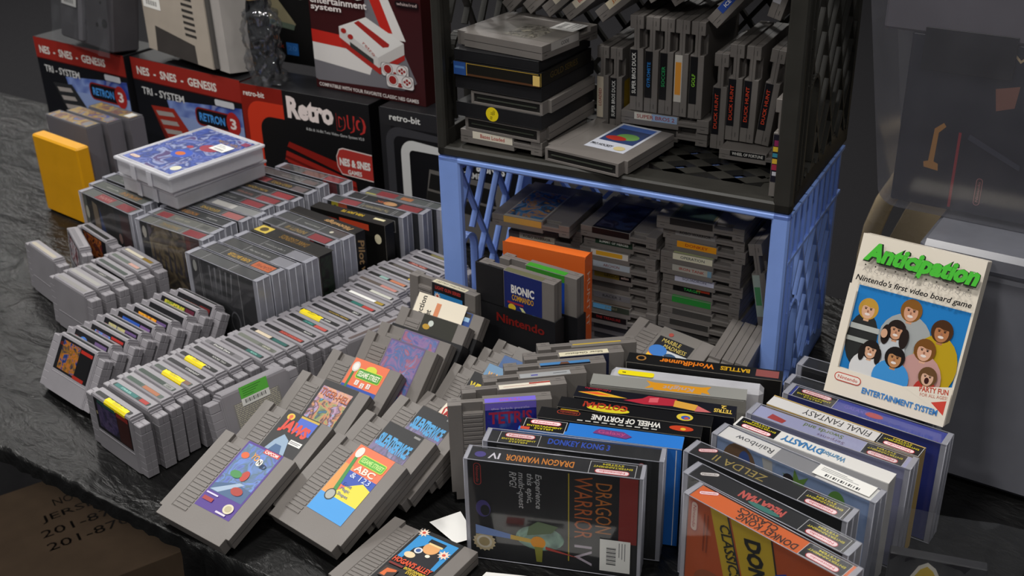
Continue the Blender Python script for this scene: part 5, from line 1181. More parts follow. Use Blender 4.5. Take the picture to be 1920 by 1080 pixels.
for (dx, dz, dd) in ((0, 0.0, 'lower'), (0.6, 1.95, 'upper')):
    sleeve_box('black empty sleeve lying flat, %s of two under the standing sleeved cartridges' % dd, yawM((-94.0+dx, 94.0, 0.02+dz), 7), 9.4, 6.4, 1.85, grp='sleeves lying under the standing cartridges')
po = P(12.0, 2.2); po.bg('f0742c'); po.rect(0.3, 0.2, 11.6, 0.4, 'f8a868')
pr = P(2.2, 17.6); pr.bg('e8682a'); pr.txt('HUNT IT', 1.1, 11, 0.9, 'f0c8b0', 8.0, -90)
pf = P(12.0, 17.6); pf.bg('d86428')
carton('worn bright orange box standing upright behind the sleeved cartridges', yawM(cr(9.6, -0.9, 1.02), CYW), 12.0, 2.2, 17.3, {'top': po, 'right': pr, 'front': pf}, ink('e86c2a'), edge=CARD_GREY, worn=0.1)
# ------------------------------------------------------------------ narrow cartridges leaning in fans on the table
def lean(TL, yaw, tilt, s=0.93):
    a = R_(yaw); X = Vector((math.cos(a), math.sin(a), 0)); Y = Vector((-X.y, X.x, 0)); yl = Y*math.cos(R_(tilt))+ZV*math.sin(R_(tilt)); zl = X.cross(yl)
    o = Vector(TL)-(-X*6+yl*13.3+zl*0.875)*s; return frame(o, X, yl, zl, s)
GA = 'fan of leaning cartridges, left side'; GB = 'fan of leaning cartridges, right side'; GC = 'fan of leaning cartridges behind'
purple = [('rect', 0.25, 2.4, 5.65, 9.6, art(['27408f', '3a62b8', '2c5a6a', '4a76c8', '1f3a6a'], 40, 2)), ('poly', [(0.25, 2.4), (5.65, 2.4), (5.65, 4.2), (2.8, 4.4), (0.25, 3.4)], '3f5f86'), ('poly', [(0.3, 2.5), (1.6, 2.5), (4.2, 4.6), (3.4, 4.6)], '9fb4cc'), ('rect', 3.0, 9.2, 5.5, 9.8, 'c83a34'), ('txt', 'CAPCOM', 4.2, 9.5, 0.4, 'f0e8e4', 2.1, 0, 0.03), ('ell', 1.1, 8.0, 0.6, 0.45, 'd8602a'), ('txt', 'YO', 2.6, 8.3, 0.8, 'e09a3a', 1.2, -12, 0.03), ('ell', 3.6, 7.9, 0.45, 0.5, 'ece8e0'), ('txt', 'N', 3.6, 7.9, 0.6, '17171a', 0.5, 0, 0.03), ('txt', 'ID', 4.5, 7.6, 0.6, '1f2a50', 0.9, 0, 0.03), ('ell', 3.3, 5.6, 0.55, 0.75, 'b83a2c'), ('ell', 2.0, 5.4, 0.9, 0.5, '3f8a4a'), ('ell', 3.9, 3.5, 0.9, 0.55, 'a83428'), ('rect', 0.3, 1.9, 2.2, 2.1, 'd8d0e8'), ('rect', 0.4, 1.0, 2.0, 1.5, 'a03030'), ('ell', 4.7, 1.2, 0.75, 0.65, 'd8d0b4'), ('ell', 4.7, 1.2, 0.5, 0.42, 'b8ae8c'), ('rect', 3.4, 0.2, 5.0, 0.45, 'd8d0e0')]
nes_cart('cartridge with purple-framed label of a red character, lying lowest at table edge', lean((-104.2, 60.8, 6.2), 6.6, 21, 0.965), {'bg': '4a2c8a', 'draw': purple, 'spine': ('4a2c8a', '', '')}, GA)
jaws = [('rect', 2.6, 7.4, 5.6, 9.6, '3f62c8'), ('rect', 2.6, 9.5, 5.7, 9.8, 'c8a83a'), ('ell', 1.2, 9.1, 0.6, 0.5, 'e8c040'), ('ell', 1.2, 9.1, 0.3, 0.3, 'd8602c'), ('txt', 'JAWS', 3.0, 7.6, 1.7, 'd8402c', 4.6, -4, 0.06), ('poly', [(0.6, 3.0), (4.6, 3.0), (3.4, 6.0), (2.2, 6.6), (1.4, 5.4)], '8fa8c0'), ('poly', [(1.2, 3.0), (4.0, 3.0), (3.0, 5.0), (2.0, 5.0)], '3a5f8a'), ('rect', 3.6, 5.6, 5.6, 6.3, 'e8e8e4'), ('rect', 3.7, 5.8, 5.2, 5.9, '77777a'), ('rect', 3.7, 6.0, 5.4, 6.1, '77777a')]
nes_cart('cartridge with black label and big red title, second in the left fan', lean((-105.3, 67.5, 6.7), 6.8, 23.5, 0.94), {'bg': '141417', 'draw': jaws, 'spine': ('141417', '', '')}, GA)
tiger = [('rect', 0.4, 0.4, 5.5, 9.0, art(['2a9ac8', '27303a', '8a9a5a', 'c87a50', '1c2430', 'b888a8', '3aa8d0'], 55, 4, 2.5)), ('rect', 0.4, 7.2, 5.5, 9.0, art(['8a6a8a', 'd89a70', '8a70a0', 'e0b088'], 35, 6)), ('txt', 'TIGER-HELI', 3.0, 8.1, 1.0, '3a1c14', 5.0, -3, 0.03), ('txt', 'TIGER-HELI', 2.97, 8.16, 0.94, 'c8602c', 4.95, -3, 0.0)]
nes_cart('cartridge with turquoise and orange aircraft picture label, third in the left fan', lean((-106.0, 73.9, 7.7), 7.6, 29.5, 0.94), {'bg': '1a1a1d', 'draw': tiger, 'spine': ('1a1a1d', '', '')}, GA)
s123 = [('rect', 0.0, 6.0, 5.9, 9.9, 'e8744c'), ('rect', 0, 4.6, 5.9, 6.0, '2a4fa8'), ('rect', 0, 0, 5.9, 4.6, 'd8c82a'), ('rect', 0.55, 4.6, 0.95, 8.2, '3a7a3c'), ('ell', 0.8, 8.7, 0.6, 0.75, 'd8d4cc'), ('ell', 0.8, 8.7, 0.4, 0.5, 'eeeae4'), ('rrect', 1.4, 7.2, 5.5, 8.7, 0.3, 'd0d838'), ('ell', 3.4, 8.8, 0.9, 0.6, 'd0d838'), ('rrect', 1.5, 7.3, 5.4, 8.6, 0.25, '4a9a34'), ('txt', 'SESAME STREET', 3.45, 7.95, 0.75, 'f0f0d8', 3.6, 0, 0.02), ('rect', 1.9, 6.3, 2.5, 7.0, 'e8e4dc'), ('rect', 2.9, 6.1, 3.5, 6.8, 'e8e4dc'), ('rect', 3.9, 6.3, 4.5, 7.0, 'e8e4dc'), ('txt', '1', 2.2, 6.65, 0.45, 'c83a30'), ('txt', '2', 3.2, 6.45, 0.45, 'c83a30'), ('txt', '3', 4.2, 6.65, 0.45, 'c83a30')]
nes_cart('cartridge with orange label and green sign showing numbers, fourth in left fan', lean((-105.9, 78.9, 8.6), 7.8, 35, 0.945), {'bg': 'e8744c', 'draw': s123, 'spine': ('e8744c', '', '')}, GA)
for k, (TL, yw, tl, d) in enumerate([((-104.0, 83.3, 10.2), 7.8, 45, 'front of the two purple-pink ones'), ((-104.2, 85.9, 10.3), 8.0, 46, 'rear of the two purple-pink ones')]):
    nes_cart('cartridge with glossy purple and blue label, %s' % d, lean(TL, yw, tl, 0.95), {'bg': '6a5a86', 'draw': [('rect', 0.15, 0.2, 5.75, 9.7, art(['5a5a9a', '8a6a98', '4a6aa0', 'a05a70', '6a88b8'], 45, 11+k, 2.0))], 'spine': ('8a6a90', '', '')}, GA)
nes_cart('cartridge in a grey-black sleeve with white dot on label, left fan', lean((-104.2, 89.5, 11.1), 8.0, 48, 0.93), {'bg': '2a2a22', 'draw': [('ell', 1.6, 8.8, 0.45, 0.45, 'c8d0c8'), ('ell', 1.0, 8.2, 0.6, 0.4, 'b8902c')], 'spine': ('2a2a22', '', '')}, GA, sleeve=2.4)
nes_cart('sleeved cartridge with cream instruction card tucked over it, rear of left fan', lean((-104.2, 92.3, 11.4), 8.0, 50.5, 0.93), {'bg': '2c4a8a', 'draw': [('rect', 0.2, 9.0, 5.7, 9.8, '3a342c'), ('rect', 1.0, 8.6, 5.6, 9.2, '9ac0e0')], 'spine': ('3a4038', '', '')}, GA, sleeve=3.0)
M = lean((-104.2, 92.3, 11.4), 8.0, 50.5, 0.93)
t = thing('instruction_card', 'cream printed instruction card lying over the rearmost leaning cartridges', 'card', M)
p = P(8.6, 5.6); p.bg('ece2ce'); p.txt('instruction', 1.2, 2.8, 0.9, '24221e', 5.0, 90, 0.02); p.txt('booklet', 2.6, 2.0, 0.9, '24221e', 3.0, 90, 0.02); p.rect(5.2, 0.1, 8.4, 2.2, '3a3480'); p.txt('GB', 6.8, 1.1, 1.1, 'e0c030', 2.0, 0, 0.04); p.rect(3.6, 2.2, 4.4, 4.8, 'd88a60')
mb = MB(); mb.box(-5.6, 3.0, 8.4, 14.0, 1.12, 1.16, ink('ece2ce')); mb.build('card', t); p.build('card_print', lambda x, y, z: (-5.6+x, 8.4+y, 1.16+z), t)
nes_cart('cartridge standing upright behind the left fan, pixel policeman on blue label', upright(-107.6, 94.2, 12.95, 5, 0.965, 87), {'bg': '16161a', 'draw': [('rect', 0.4, 3.4, 5.5, 8.6, '2f86c8'), ('txt', 'LIGHT GUN SERIES', 2.9, 9.3, 0.5, 'b83a34', 4.6, 0, 0.03), ('ell', 3.0, 5.8, 1.1, 1.2, 'd89a60'), ('rect', 1.9, 6.6, 4.1, 7.8, '15151c'), ('rect', 2.2, 6.9, 3.8, 7.2, 'e4c89a'), ('rect', 1.6, 3.4, 4.4, 4.9, '15151c'), ('star', 1.0, 8.0, 0.35, 0.6, 8, 'e8d8c8'), ('star', 4.8, 6.6, 0.35, 0.6, 8, 'e8d8c8'), ('ell', 1.0, 8.0, 0.2, 0.2, 'd0503a'), ('ell', 4.8, 6.6, 0.2, 0.2, 'd0503a')], 'spine': ('d8d0b4', 'SHOOTING GALLERY', '24241e', )}, None)
# right-hand fan
sabc = [('rect', 0, 6.4, 5.9, 9.9, 'e8744c'), ('rect', 0, 2.6, 1.6, 7.0, 'e09a50'), ('rect', 1.2, 4.4, 5.9, 6.4, '2a4fb0'), ('poly', [(1.2, 2.6), (5.9, 2.6), (5.9, 5.2), (4.4, 5.6), (2.6, 4.4)], 'e8d840'), ('rect', 0, 0, 5.9, 2.6, '3f9ae0'), ('poly', [(0.55, 8.4), (1.0, 8.5), (1.9, 3.2), (1.3, 3.2)], '3a8a3c'), ('ell', 0.8, 8.9, 0.55, 0.75, 'e4e0d8'), ('ell', 1.5, 2.7, 0.75, 0.8, '2a3430'), ('ell', 1.5, 2.7, 0.6, 0.65, 'a8aaa4'), ('rrect', 1.5, 7.6, 5.6, 8.9, 0.3, 'd0d838'), ('rrect', 1.6, 7.7, 5.5, 8.8, 0.25, '5ab03c'), ('txt', 'SESAME STREET', 3.55, 8.25, 0.6, 'c8e88a', 3.6, 0, 0.02), ('txt', 'ABC', 3.4, 7.0, 0.8, 'f0e0d0', 3.2, 0, 0.03), ('txt', '& 123', 3.6, 6.0, 0.7, 'd8e0f0', 3.2), ('txt', 'Ernie', 2.7, 4.6, 0.5, '3a5ab0', 1.5), ('txt', 'Magic', 2.9, 3.9, 0.5, '3a5ab0', 1.5), ('txt', 'Shapes', 3.1, 3.2, 0.5, '3a5ab0', 1.7)]
nes_cart('cartridge with orange and sky-blue label and green sign, front of right fan', lean((-93.0, 68.7, 6.8), 2, 23, 0.95), {'bg': 'e8744c', 'draw': sabc, 'spine': ('e8744c', '', '')}, GB)
def silent(k): return [('rect', 0.0, 7.0, 5.9, 9.9, '121216'), ('rect', 0, 0, 5.9, 7.0, art(['3a3a70', '6a5a8a', '2c3458', '8a86b0'], 40, k)), ('txt', 'SILENT', 1.6, 7.4, 1.9, '4aa0d8', 2.6, 0, 0.05), ('txt', 'SERVICE', 4.2, 7.2, 1.9, '4aa0d8', 2.8, 0, 0.05), ('rect', 4.6, 9.3, 5.6, 9.6, '8a8a88')]
nes_cart('cartridge with light blue blocky title on black, front one of the matching pair', lean((-93.7, 73.8, 7.1), 2, 24.5, 0.96), {'bg': '121216', 'draw': silent(1), 'spine': ('121216', '', '')}, GB)
nes_cart('cartridge with light blue blocky title on black, rear one of the matching pair', lean((-92.9, 78.6, 7.2), 2, 25, 0.93), {'bg': '121216', 'draw': silent(2), 'spine': ('121216', '', '')}, GB)
nes_cart('cartridge with cream label and red script, lying low behind the matching pair', lean((-92.3, 82.5, 6.1), 2, 21, 0.86), {'bg': 'e6ddcb', 'draw': [('txt', 'SMASH', 2.6, 8.0, 2.0, 'b02a28', 5.0, 0, 0.03, 0.3), ('rect', 1.0, 6.4, 4.6, 6.8, 'b8543c'), ('rect', 3.6, 1.6, 5.4, 3.6, '3a2c60'), ('ell', 2.6, 1.2, 0.7, 0.6, '8f887a'), ('ell', 2.6, 1.2, 0.55, 0.45, 'd8ceba')], 'spine': ('e6ddcb', '', '')}, GC)
nes_cart('cartridge with black label and yellow letters, half hidden behind the standing rows', lean((-92.2, 87.2, 8.1), 3, 37, 0.82), {'bg': '131316', 'draw': [('txt', 'WF', 1.4, 7.6, 1.3, 'd8c030', 2.0, 0, 0.05), ('txt', 'WRESTLING', 2.9, 6.0, 0.8, 'e0e0dc', 4.6)], 'spine': ('131316', '', '')}, GC)
nes_cart('cartridge with steel-blue label and orange-white letters, behind the black-labelled one', lean((-92.1, 89.8, 8.1), 3, 37, 0.82), {'bg': '6a8fb0', 'draw': [('txt', 'WWF', 2.0, 8.0, 1.3, 'e8a848', 2.6, 0, 0.05), ('txt', 'HIT', 3.6, 7.0, 1.0, 'e8e4e0', 1.6, 0, 0.04)], 'spine': ('6a8fb0', '', '')}, GC)
nes_cart('plain grey cartridge leaning in the rear fan before the black sleeve', lean((-92.0, 92.5, 8.1), 3, 37, 0.82), {'bg': '3f5f90', 'draw': [], 'spine': ('3f5f90', '', '')}, GC)
nes_cart('plain grey cartridge at the very back of the rear fan', lean((-92.0, 95.2, 8.1), 3, 37, 0.82), {'bg': '77736f', 'draw': [], 'spine': ('77736f', '', '')}, GC)
hog = [('rect', 0.35, 4.6, 5.55, 9.3, '3090d0'), ('poly', [(1.0, 4.6), (1.2, 6.6), (2.0, 7.6), (4.0, 7.6), (4.9, 6.4), (5.0, 4.6)], '14141c'), ('ell', 3.0, 7.5, 1.0, 1.0, 'e0a468'), ('rect', 2.0, 8.2, 4.2, 8.9, '14141a'), ('rect', 2.2, 8.0, 4.1, 8.3, 'e8cc90'), ('ell', 1.9, 6.5, 0.5, 0.5, 'd8dce0'), ('ell', 1.9, 6.5, 0.3, 0.3, '3a5a90'), ('ell', 1.5, 5.4, 0.7, 0.5, 'e8d0a8'), ('ell', 3.4, 6.2, 0.3, 0.25, 'f0ecd8'), ('star', 0.6, 9.3, 0.4, 0.75, 9, 'f0d8c4'), ('ell', 0.6, 9.3, 0.22, 0.22, 'd0503a'), ('star', 4.9, 7.3, 0.45, 0.8, 9, 'f0d8c4'), ('ell', 4.9, 7.3, 0.22, 0.22, 'd0503a'), ('txt', "HOGAN'S ALLEY", 2.9, 4.1, 0.9, 'd8502c', 5.2, 0, 0.04), ('rect', 0.3, 3.1, 2.2, 3.4, '7a2420'), ('txt', 'ENTERTAINMENT', 3.8, 3.3, 0.4, 'd8b82a', 2.8, 0, 0.03), ('txt', 'SYSTEM', 3.8, 2.8, 0.4, 'd8b82a', 1.6, 0, 0.03), ('rect', 0.4, 0.9, 2.2, 2.6, '3a2a24'), ('poly', [(0.6, 1.1), (1.3, 1.1), (1.2, 1.7), (2.1, 2.2), (2.0, 2.5), (0.8, 2.3)], 'd86a34'), ('ell', 4.8, 0.8, 0.7, 0.5, 'b8a04c')]
nes_cart('cartridge with pixel policeman on blue and black label, flat at the bottom edge', lean((-81.3, 66.6, 1.72), 9.0, 0.0, 0.945), {'bg': '131316', 'draw': hog, 'spine': ('131316', '', '')}, None)
# row standing on end, spines up, in front of the boxed games
GN_ = 'short row of standing cartridges by the boxed games'
def stand(TL, yaw, s, spec, label, tilt=88): return nes_cart(label, upright(TL[0], TL[1], TL[2], yaw, s, tilt), spec, GN_)
stand((-80.1, 74.4, 13.0), 48, 0.975, {'bg': '2c2c8a', 'draw': [('rect', 0.2, 2.0, 5.7, 8.9, art(['26267c', '33339a', '2a3a8a', '4a6ab0'], 30, 3)), ('txt', 'TETRIS', 2.9, 7.9, 1.5, 'b03050', 5.0, 0, 0.03), ('rect', 0, 9.0, 5.9, 9.9, '7a6ad0'), ('txt', 'the brick puzzle', 2.9, 9.1, 0.35, 'd0c8f0', 4.4)], 'spine': ('7a6ad8', 'TETRIS', 'b85a98')}, 'standing cartridge with violet label and red block title, front of the short row')
stand((-80.3, 76.9, 13.35), 51, 1.0, sp('e4dccc', '', '', spdraw=[('rect', 1.6, 0.5, 5.4, 0.56, 'a03a34'), ('rect', 0, 0.06, 2.4, 0.36, 'a83a30')]), 'standing cartridge with cream and red spine, second in the short row')
stand((-80.1, 80.2, 13.35), 51, 1.0, sp('a2a4a6', '', '', spdraw=[('rect', 3.8, 0.35, 4.6, 0.65, '5a5aa0'), ('rect', 0.4, 0.4, 2.0, 0.5, '55585a')]), 'standing cartridge with silver spine, third in the short row')
stand((-80.0, 83.6, 13.35), 50, 1.0, sp('4a82b8', '', '', spdraw=[('rect', 0, 0.6, 5.9, 0.95, '15151a'), ('poly', [(2.6, 0.1), (3.4, 0.1), (3.6, 0.6), (2.4, 0.6)], '6a4a3a')]), 'standing cartridge with blue and black spine, fourth in the short row')
stand((-79.9, 86.9, 13.35), 50, 1.0, dict(sp('e0d8bc', 'Silver Gladiator', '2a2620', spw=4.6), front=1, bg='1f2440'), 'standing cartridge with cream spine and black script, fifth in the short row')
stand((-80.1, 89.6, 13.4), 50, 1.0, sp('77746e', '', '', spdraw=[('rect', 0, 0.3, 5.9, 0.55, 'c8a83a')]), 'standing cartridge with thin gold spine line, rear of the short row')
# ------------------------------------------------------------------ boxed 8-bit games standing on their long side, right foreground
GM = 'boxed games standing in the middle foreground'; GR = 'boxed games standing in the right foreground'
def box8(label, A, yaw, w=17.8, d=2.2, h=12.8, top=(), front=None, right=None, body='141416', prot=True, topm=None, grp=GM, ex=0.45, edge=None, z=0.0, lean=0.0, worn=0.06):
    M = yawM((A[0], A[1], z), yaw) @ Matrix.Rotation(R_(-lean), 4, 'X') @ Matrix.Translation(Vector(((ex if prot else 0)*S, 0.13*S, 0)))
    pt = P(w, d); pt.bg(topm or body)
    for s in top:
        if s[0] == 'maker': maker_panel(pt, *s[1:])
        else: getattr(pt, s[0])(*s[1:])
    fc = {'top': pt}
    if front:
        pf = P(w, h-0.14); pf.bg(body)
        for s in front: getattr(pf, s[0])(*s[1:])
        fc['front'] = pf
    if right:
        pr = P(d, h-0.14); pr.bg(body)
        for s in right: getattr(pr, s[0])(*s[1:])
        fc['right'] = pr
    return carton(label, M, w, d, h, fc, ink(body), edge=edge, group=grp, prot='clear' if prot else None, ex=ex, worn=worn)
dw = [('rect', 15.9, 4.2, 17.8, 12.6, '9a2c24'), ('txt', 'DRAGON', 14.3, 8.4, 1.7, 'd07a28', 6.4, -90, 0.0), ('txt', 'WARRIOR', 12.2, 8.2, 1.9, 'c8641f', 8.0, -90, 0.0), ('txt', 'IV', 12.2, 2.0, 1.9, 'c8bcc8', 2.6, -90, 0.0), ('rect', 10.6, 1.0, 10.72, 12.4, 'c8b020'),
      ('txt', 'Experience', 7.4, 9.6, 0.75, 'c8c8c8', 4.4, -90, 0.01, 0.2), ('txt', 'this epic,', 6.5, 9.9, 0.75, 'c8c8c8', 3.8, -90, 0.01, 0.2), ('txt', 'multi-quest', 5.6, 9.5, 0.75, 'c8c8c8', 4.6, -90, 0.01, 0.2), ('txt', 'RPG!', 4.8, 10.8, 0.75, 'c8c8c8', 2.0, -90, 0.01, 0.2),
      ('oval', 1.0, 11.0, 2.8, 0.8, -90, '141416', 'c03a30'), ('ell', 1.5, 6.6, 0.8, 1.1, '4a3f86'), ('ell', 1.7, 6.4, 0.5, 0.7, '141416'), ('star', 1.5, 2.2, 1.1, 1.3, 16, 'd8c8a0'), ('ell', 1.5, 2.2, 0.85, 0.85, 'ece4d0'), ('ell', 1.5, 2.2, 0.6, 0.6, 'b8a678'),
      ('ell', 7.6, 3.6, 2.6, 1.6, art(['1a1c1c', '3f6a5c', '8ab8a0', '1c2422'], 30, 3)), ('poly', [(0.6, 4.4), (4.6, 3.6), (4.8, 3.0), (0.6, 3.2)], '6f86b8'), ('poly', [(4.4, 3.6), (7.0, 3.3), (7.0, 2.8), (4.4, 3.0)], 'c0a050'), ('ell', 7.4, 3.0, 0.8, 0.8, 'd08a2c'), ('poly', [(7.0, 2.4), (7.9, 2.4), (7.8, 0.4), (7.2, 0.4)], '7a7a34'), ('poly', [(6.2, 3.8), (8.8, 4.4), (9.6, 5.4), (7.4, 5.8), (6.4, 5.0)], '5a6a50'), ('poly', [(8.2, 2.6), (12.0, 1.6), (8.2, 2.2)], '9a3a34')]
t = box8('clear-sleeved black box with sword picture and gold-red title, foremost in middle', (-71.9, 68.6), 29.7, top=[('txt', 'DRAGON WARRIOR', 7.4, 1.1, 1.0, 'd8862c', 7.2, 180, 0.02), ('txt', 'IV', 2.6, 1.1, 1.0, 'd8d4dc', 1.2, 180, 0.02), ('ell', 1.1, 1.1, 0.6, 0.5, '4a3f86'), ('maker', 12.6, 17.4, 2.2, 180)], front=dw, w=17.9, ex=0.4)
p = P(3.2, 4.2); p.bg('dededa'); p.L += 1
for k in range(14): p.rect(0.7, 0.9+k*0.17, 1.7, 0.9+k*0.17+(0.06 if k % 3 else 0.12), '303034', up=False)
for k in range(3): p.rect(2.0+0.3*k, 2.0-0.2*k, 2.08+0.3*k, 3.9, '77777a', up=False)
p.build('price_sticker', lambda x, y, z: (14.0+x, -0.2-z, 0.6+y), t)
box8('clear-sleeved black box with blue arcade title, second in the middle group', (-72.6, 72.2), 29.2, top=[('maker', 1.0, 5.4, 2.2, 0), ('txt', 'DONKEY KONG 3', 9.6, 1.3, 0.95, '2850b8', 6.6, 0, 0.03)], front=[('oval', 16.4, 11.4, 1.8, 0.6, -90), ('rect', 1.0, 8, 10, 12.4, art(['17171a', '2a2a2c', '5a5a58'], 30, 2)), ('rect', 14.6, 1, 14.66, 12, '6f6f70'), ('rect', 14.2, 1, 14.26, 12, '6f6f70'), ('ell', 9.0, 10.8, 1.2, 1.0, '2f5a4a'), ('ell', 13.2, 11.0, 0.8, 0.8, 'a8302c'), ('rect', 15.0, 1.4, 16.6, 4.6, 'd4d4d0')], w=18.2, ex=0.5)
box8('unsleeved box with vivid blue top and red badge, third in the middle group', (-71.3, 76.3), 28.4, top=[('rect', 0, 0, 17.6, 2.3, '2a78d0'), ('rect', 0.0, 0.6, 5.2, 2.3, '15151a'), ('maker', 0.4, 5.0, 2.3, 0), ('rect', 0.2, 0.05, 1.2, 0.55, 'c84a34'), ('poly', [(8.0, 0.9), (11.6, 0.5), (12.2, 1.0), (11.2, 1.7), (8.6, 1.8), (8.2, 1.4)], '7a3a78'), ('txt', 'Galaxy', 10.0, 1.2, 0.7, 'b04a80', 3.0, 0, 0.02)], front=[('rect', 0, 0, 17.4, 12.6, '2a70c8'), ('rect', 17.0, 0, 17.1, 12.6, 'd8e0ec')], right=[('rect', 0, 0, 2.3, 12.6, '15151a')], body='2468c0', prot=False, w=17.6, d=2.3, edge=ink('d8dce0'))
box8('black box with white upside-down serif title, open worn flap at left', (-71.3, 79.4), 27.8, top=[('txt', 'WHEEL OF FORTUNE', 9.6, 1.3, 0.95, 'e4e2dc', 7.6, 180, 0.03), ('oval', 3.2, 1.5, 2.6, 0.7, 180, '15110f', 'b0402a'), ('rect', 2.2, 1.95, 4.2, 2.1, 'c8a020'), ('ell', 15.6, 1.2, 1.3, 0.5, 'c04020'), ('ell', 15.8, 1.1, 0.3, 0.25, 'e0b030')] + [('rect', 4.4+0.9*k, 0.2, 5.0+0.9*k, 0.4, 'c0c0bc') for k in range(10)], body='0f0f10', prot=False, w=17.8, d=2.1, edge=CARD_GREY)
box8('black box with yellow-splashed red title, fifth in the middle group', (-71.0, 82.4), 26.8, top=[('ell', 5.6, 0.7, 2.4, 0.6, 'd8c82a'), ('txt', 'GOTCHA!', 5.2, 1.2, 1.0, 'a83420', 5.0, 180, 0.04), ('ell', 14.0, 1.2, 0.9, 0.7, 'd8c040'), ('ell', 14.1, 1.1, 0.5, 0.4, '3a5ab0'), ('ell', 14.2, 1.0, 0.25, 0.2, 'd05030')], body='0e0e10', prot=False, w=17.0, d=2.1, edge=CARD_GREY)
box8('dark blue box with red, yellow and pink rocket shapes along its top', (-71.0, 85.2), 26.6, top=[('poly', [(0.3, 1.0), (2.6, 1.6), (6.0, 0.9), (2.8, 0.6)], 'e0b030'), ('poly', [(0.6, 1.1), (2.4, 1.4), (4.2, 1.0), (2.4, 0.9)], 'e8602c'), ('poly', [(5.6, 0.5), (7.6, 1.3), (8.2, 2.0), (11.4, 2.0), (11.2, 0.6), (8.0, 0.2)], 'b0283a'), ('poly', [(8.4, 1.6), (9.4, 1.9), (9.4, 0.9), (8.4, 0.7)], 'd8606a'), ('poly', [(11.2, 1.8), (13.8, 1.4), (13.6, 0.2), (11.2, 0.5)], 'd8a040'), ('poly', [(13.8, 1.3), (15.4, 0.3), (13.6, 0.1)], 'c86a6a'), ('txt', 'TETRIS', 16.6, 0.9, 0.7, 'd8b850', 2.0, 180, 0.03), ('txt', '2', 16.6, 1.7, 0.6, 'd8b850', 0.6, 180, 0.03), ('txt', 'Nintendo', 2.4, 1.9, 0.4, '9a2434', 3.0, 180, 0.02)], body='12131c', prot=False, w=18.0, d=2.25, edge=CARD_GREY)
box8('silver-grey box with orange ribbon emblem on its top', (-71.2, 88.4), 29.2, top=[('rect', 0, 0, 17.6, 2.3, '8f8f8a'), ('poly', [(6.2, 0.3), (7.2, 0.6), (7.2, 0.2), (12.6, 0.2), (12.6, 0.6), (13.6, 0.3), (13.2, 1.1), (13.6, 2.0), (12.6, 1.7), (7.2, 1.7), (6.2, 2.0), (6.8, 1.1)], 'd89420'), ('txt', 'Knight', 10.0, 1.0, 0.9, 'b0a0a0', 3.6, 180, 0.02, 0.2)], front=[('rect', 0, 0, 17.6, 12.6, art(['8a8780', '98958c', '7c7a74'], 12, 2))], body='93908a', prot=False, w=17.6, d=2.3, edge=ink('a8a6a0'), worn=0.25)
t = carton('empty clear plastic clamshell with yellow sticker, behind the silver-grey box', yawM((-71.1, 91.9, 0), 27.8), 17.6, 2.2, 12.6, {}, FROST, group=GM, name='clear_clamshell', cat='case', worn=0.5)
p = P(4.2, 1.0); p.rrect(0, 0, 4.2, 1.0, 0.3, 'f2e018'); p.rect(0.5, 0.4, 0.9, 0.6, '5a5210'); p.build('yellow_sticker', lambda x, y, z: (0.9+x, 0.25+y, 12.6+z), t)
box8('black box with orange upside-down title, rearmost of the middle group', (-71.1, 95.0), 26.6, top=[('txt', 'WorldRunner', 7.0, 1.2, 1.0, 'e07a1c', 6.4, 180, 0.03), ('txt', 'BATTLES', 12.6, 1.2, 0.8, 'd0a020', 3.4, 180, 0.03), ('rect', 15.0, 0.4, 17.6, 1.9, '8a4a44'), ('ell', 1.6, 1.2, 0.6, 0.6, 'a8783c'), ('ell', 1.6, 1.2, 0.4, 0.4, '121214')], right=[('rect', 0, 0, 2.2, 12.6, '8f8a80'), ('txt', 'VOL', 1.1, 10, 0.7, '3a3630', 1.6)], body='161616', prot=False, w=18.0, d=2.2, edge=CARD_GREY)
# right foreground
box8('clear-sleeved deep blue box with red badge, below the leaning white box', (-53.6, 101.0), 6.6, w=17.0, ex=0.6, top=[('maker', 0.3, 5.0, 2.2, 0), ('rect', 5.2, 0.0, 17.0, 2.2, '3a44a0'), ('ell', 9.4, 1.1, 1.0, 0.5, 'b83a44'), ('txt', 'GALAXY', 7.4, 1.1, 0.6, '6a5ac0', 2.6)], front=[('rect', 0, 0, 17, 12.6, '2a3a9c')], body='27378f', grp=GR)
box8('gold-edged box with white top and black upside-down title, beside the lilac box', (-53.9, 97.9), 4.6, w=17.2, prot=False, top=[('rect', 0, 0, 12.4, 2.0, 'd4d2d0'), ('txt', 'FINAL FANTASY', 7.8, 1.0, 1.1, '2a2a2c', 7.6, 180, 0.0), ('rect', 12.4, 0, 17.2, 2.0, '15151a'), ('maker', 12.6, 17.1, 2.0, 180), ('rect', 0, 1.85, 17.2, 2.0, 'c8a860')], body='b89a58', d=2.0, grp=GR, edge=ink('c8a860'))
box8('clear-sleeved lilac box with fantasy lettering, second in the right group', (-54.5, 94.9), 5.6, w=17.0, ex=0.6, top=[('rect', 0, 0, 17, 2.2, 'a8aacb'), ('txt', 'Swords and', 7.6, 1.5, 0.7, '6a7a48', 4.4, 180, 0.02), ('txt', 'Serpents', 8.8, 0.6, 0.6, '6a4a70', 3.0, 180), ('poly', [(1.6, 0.4), (3.4, 0.3), (3.6, 1.0), (1.8, 1.4)], 'b03a30'), ('maker', 12.2, 16.6, 2.2, 180)], front=[('rect', 0, 0, 17, 12.6, 'a4a6c8')], body='a0a2c4', grp=GR)
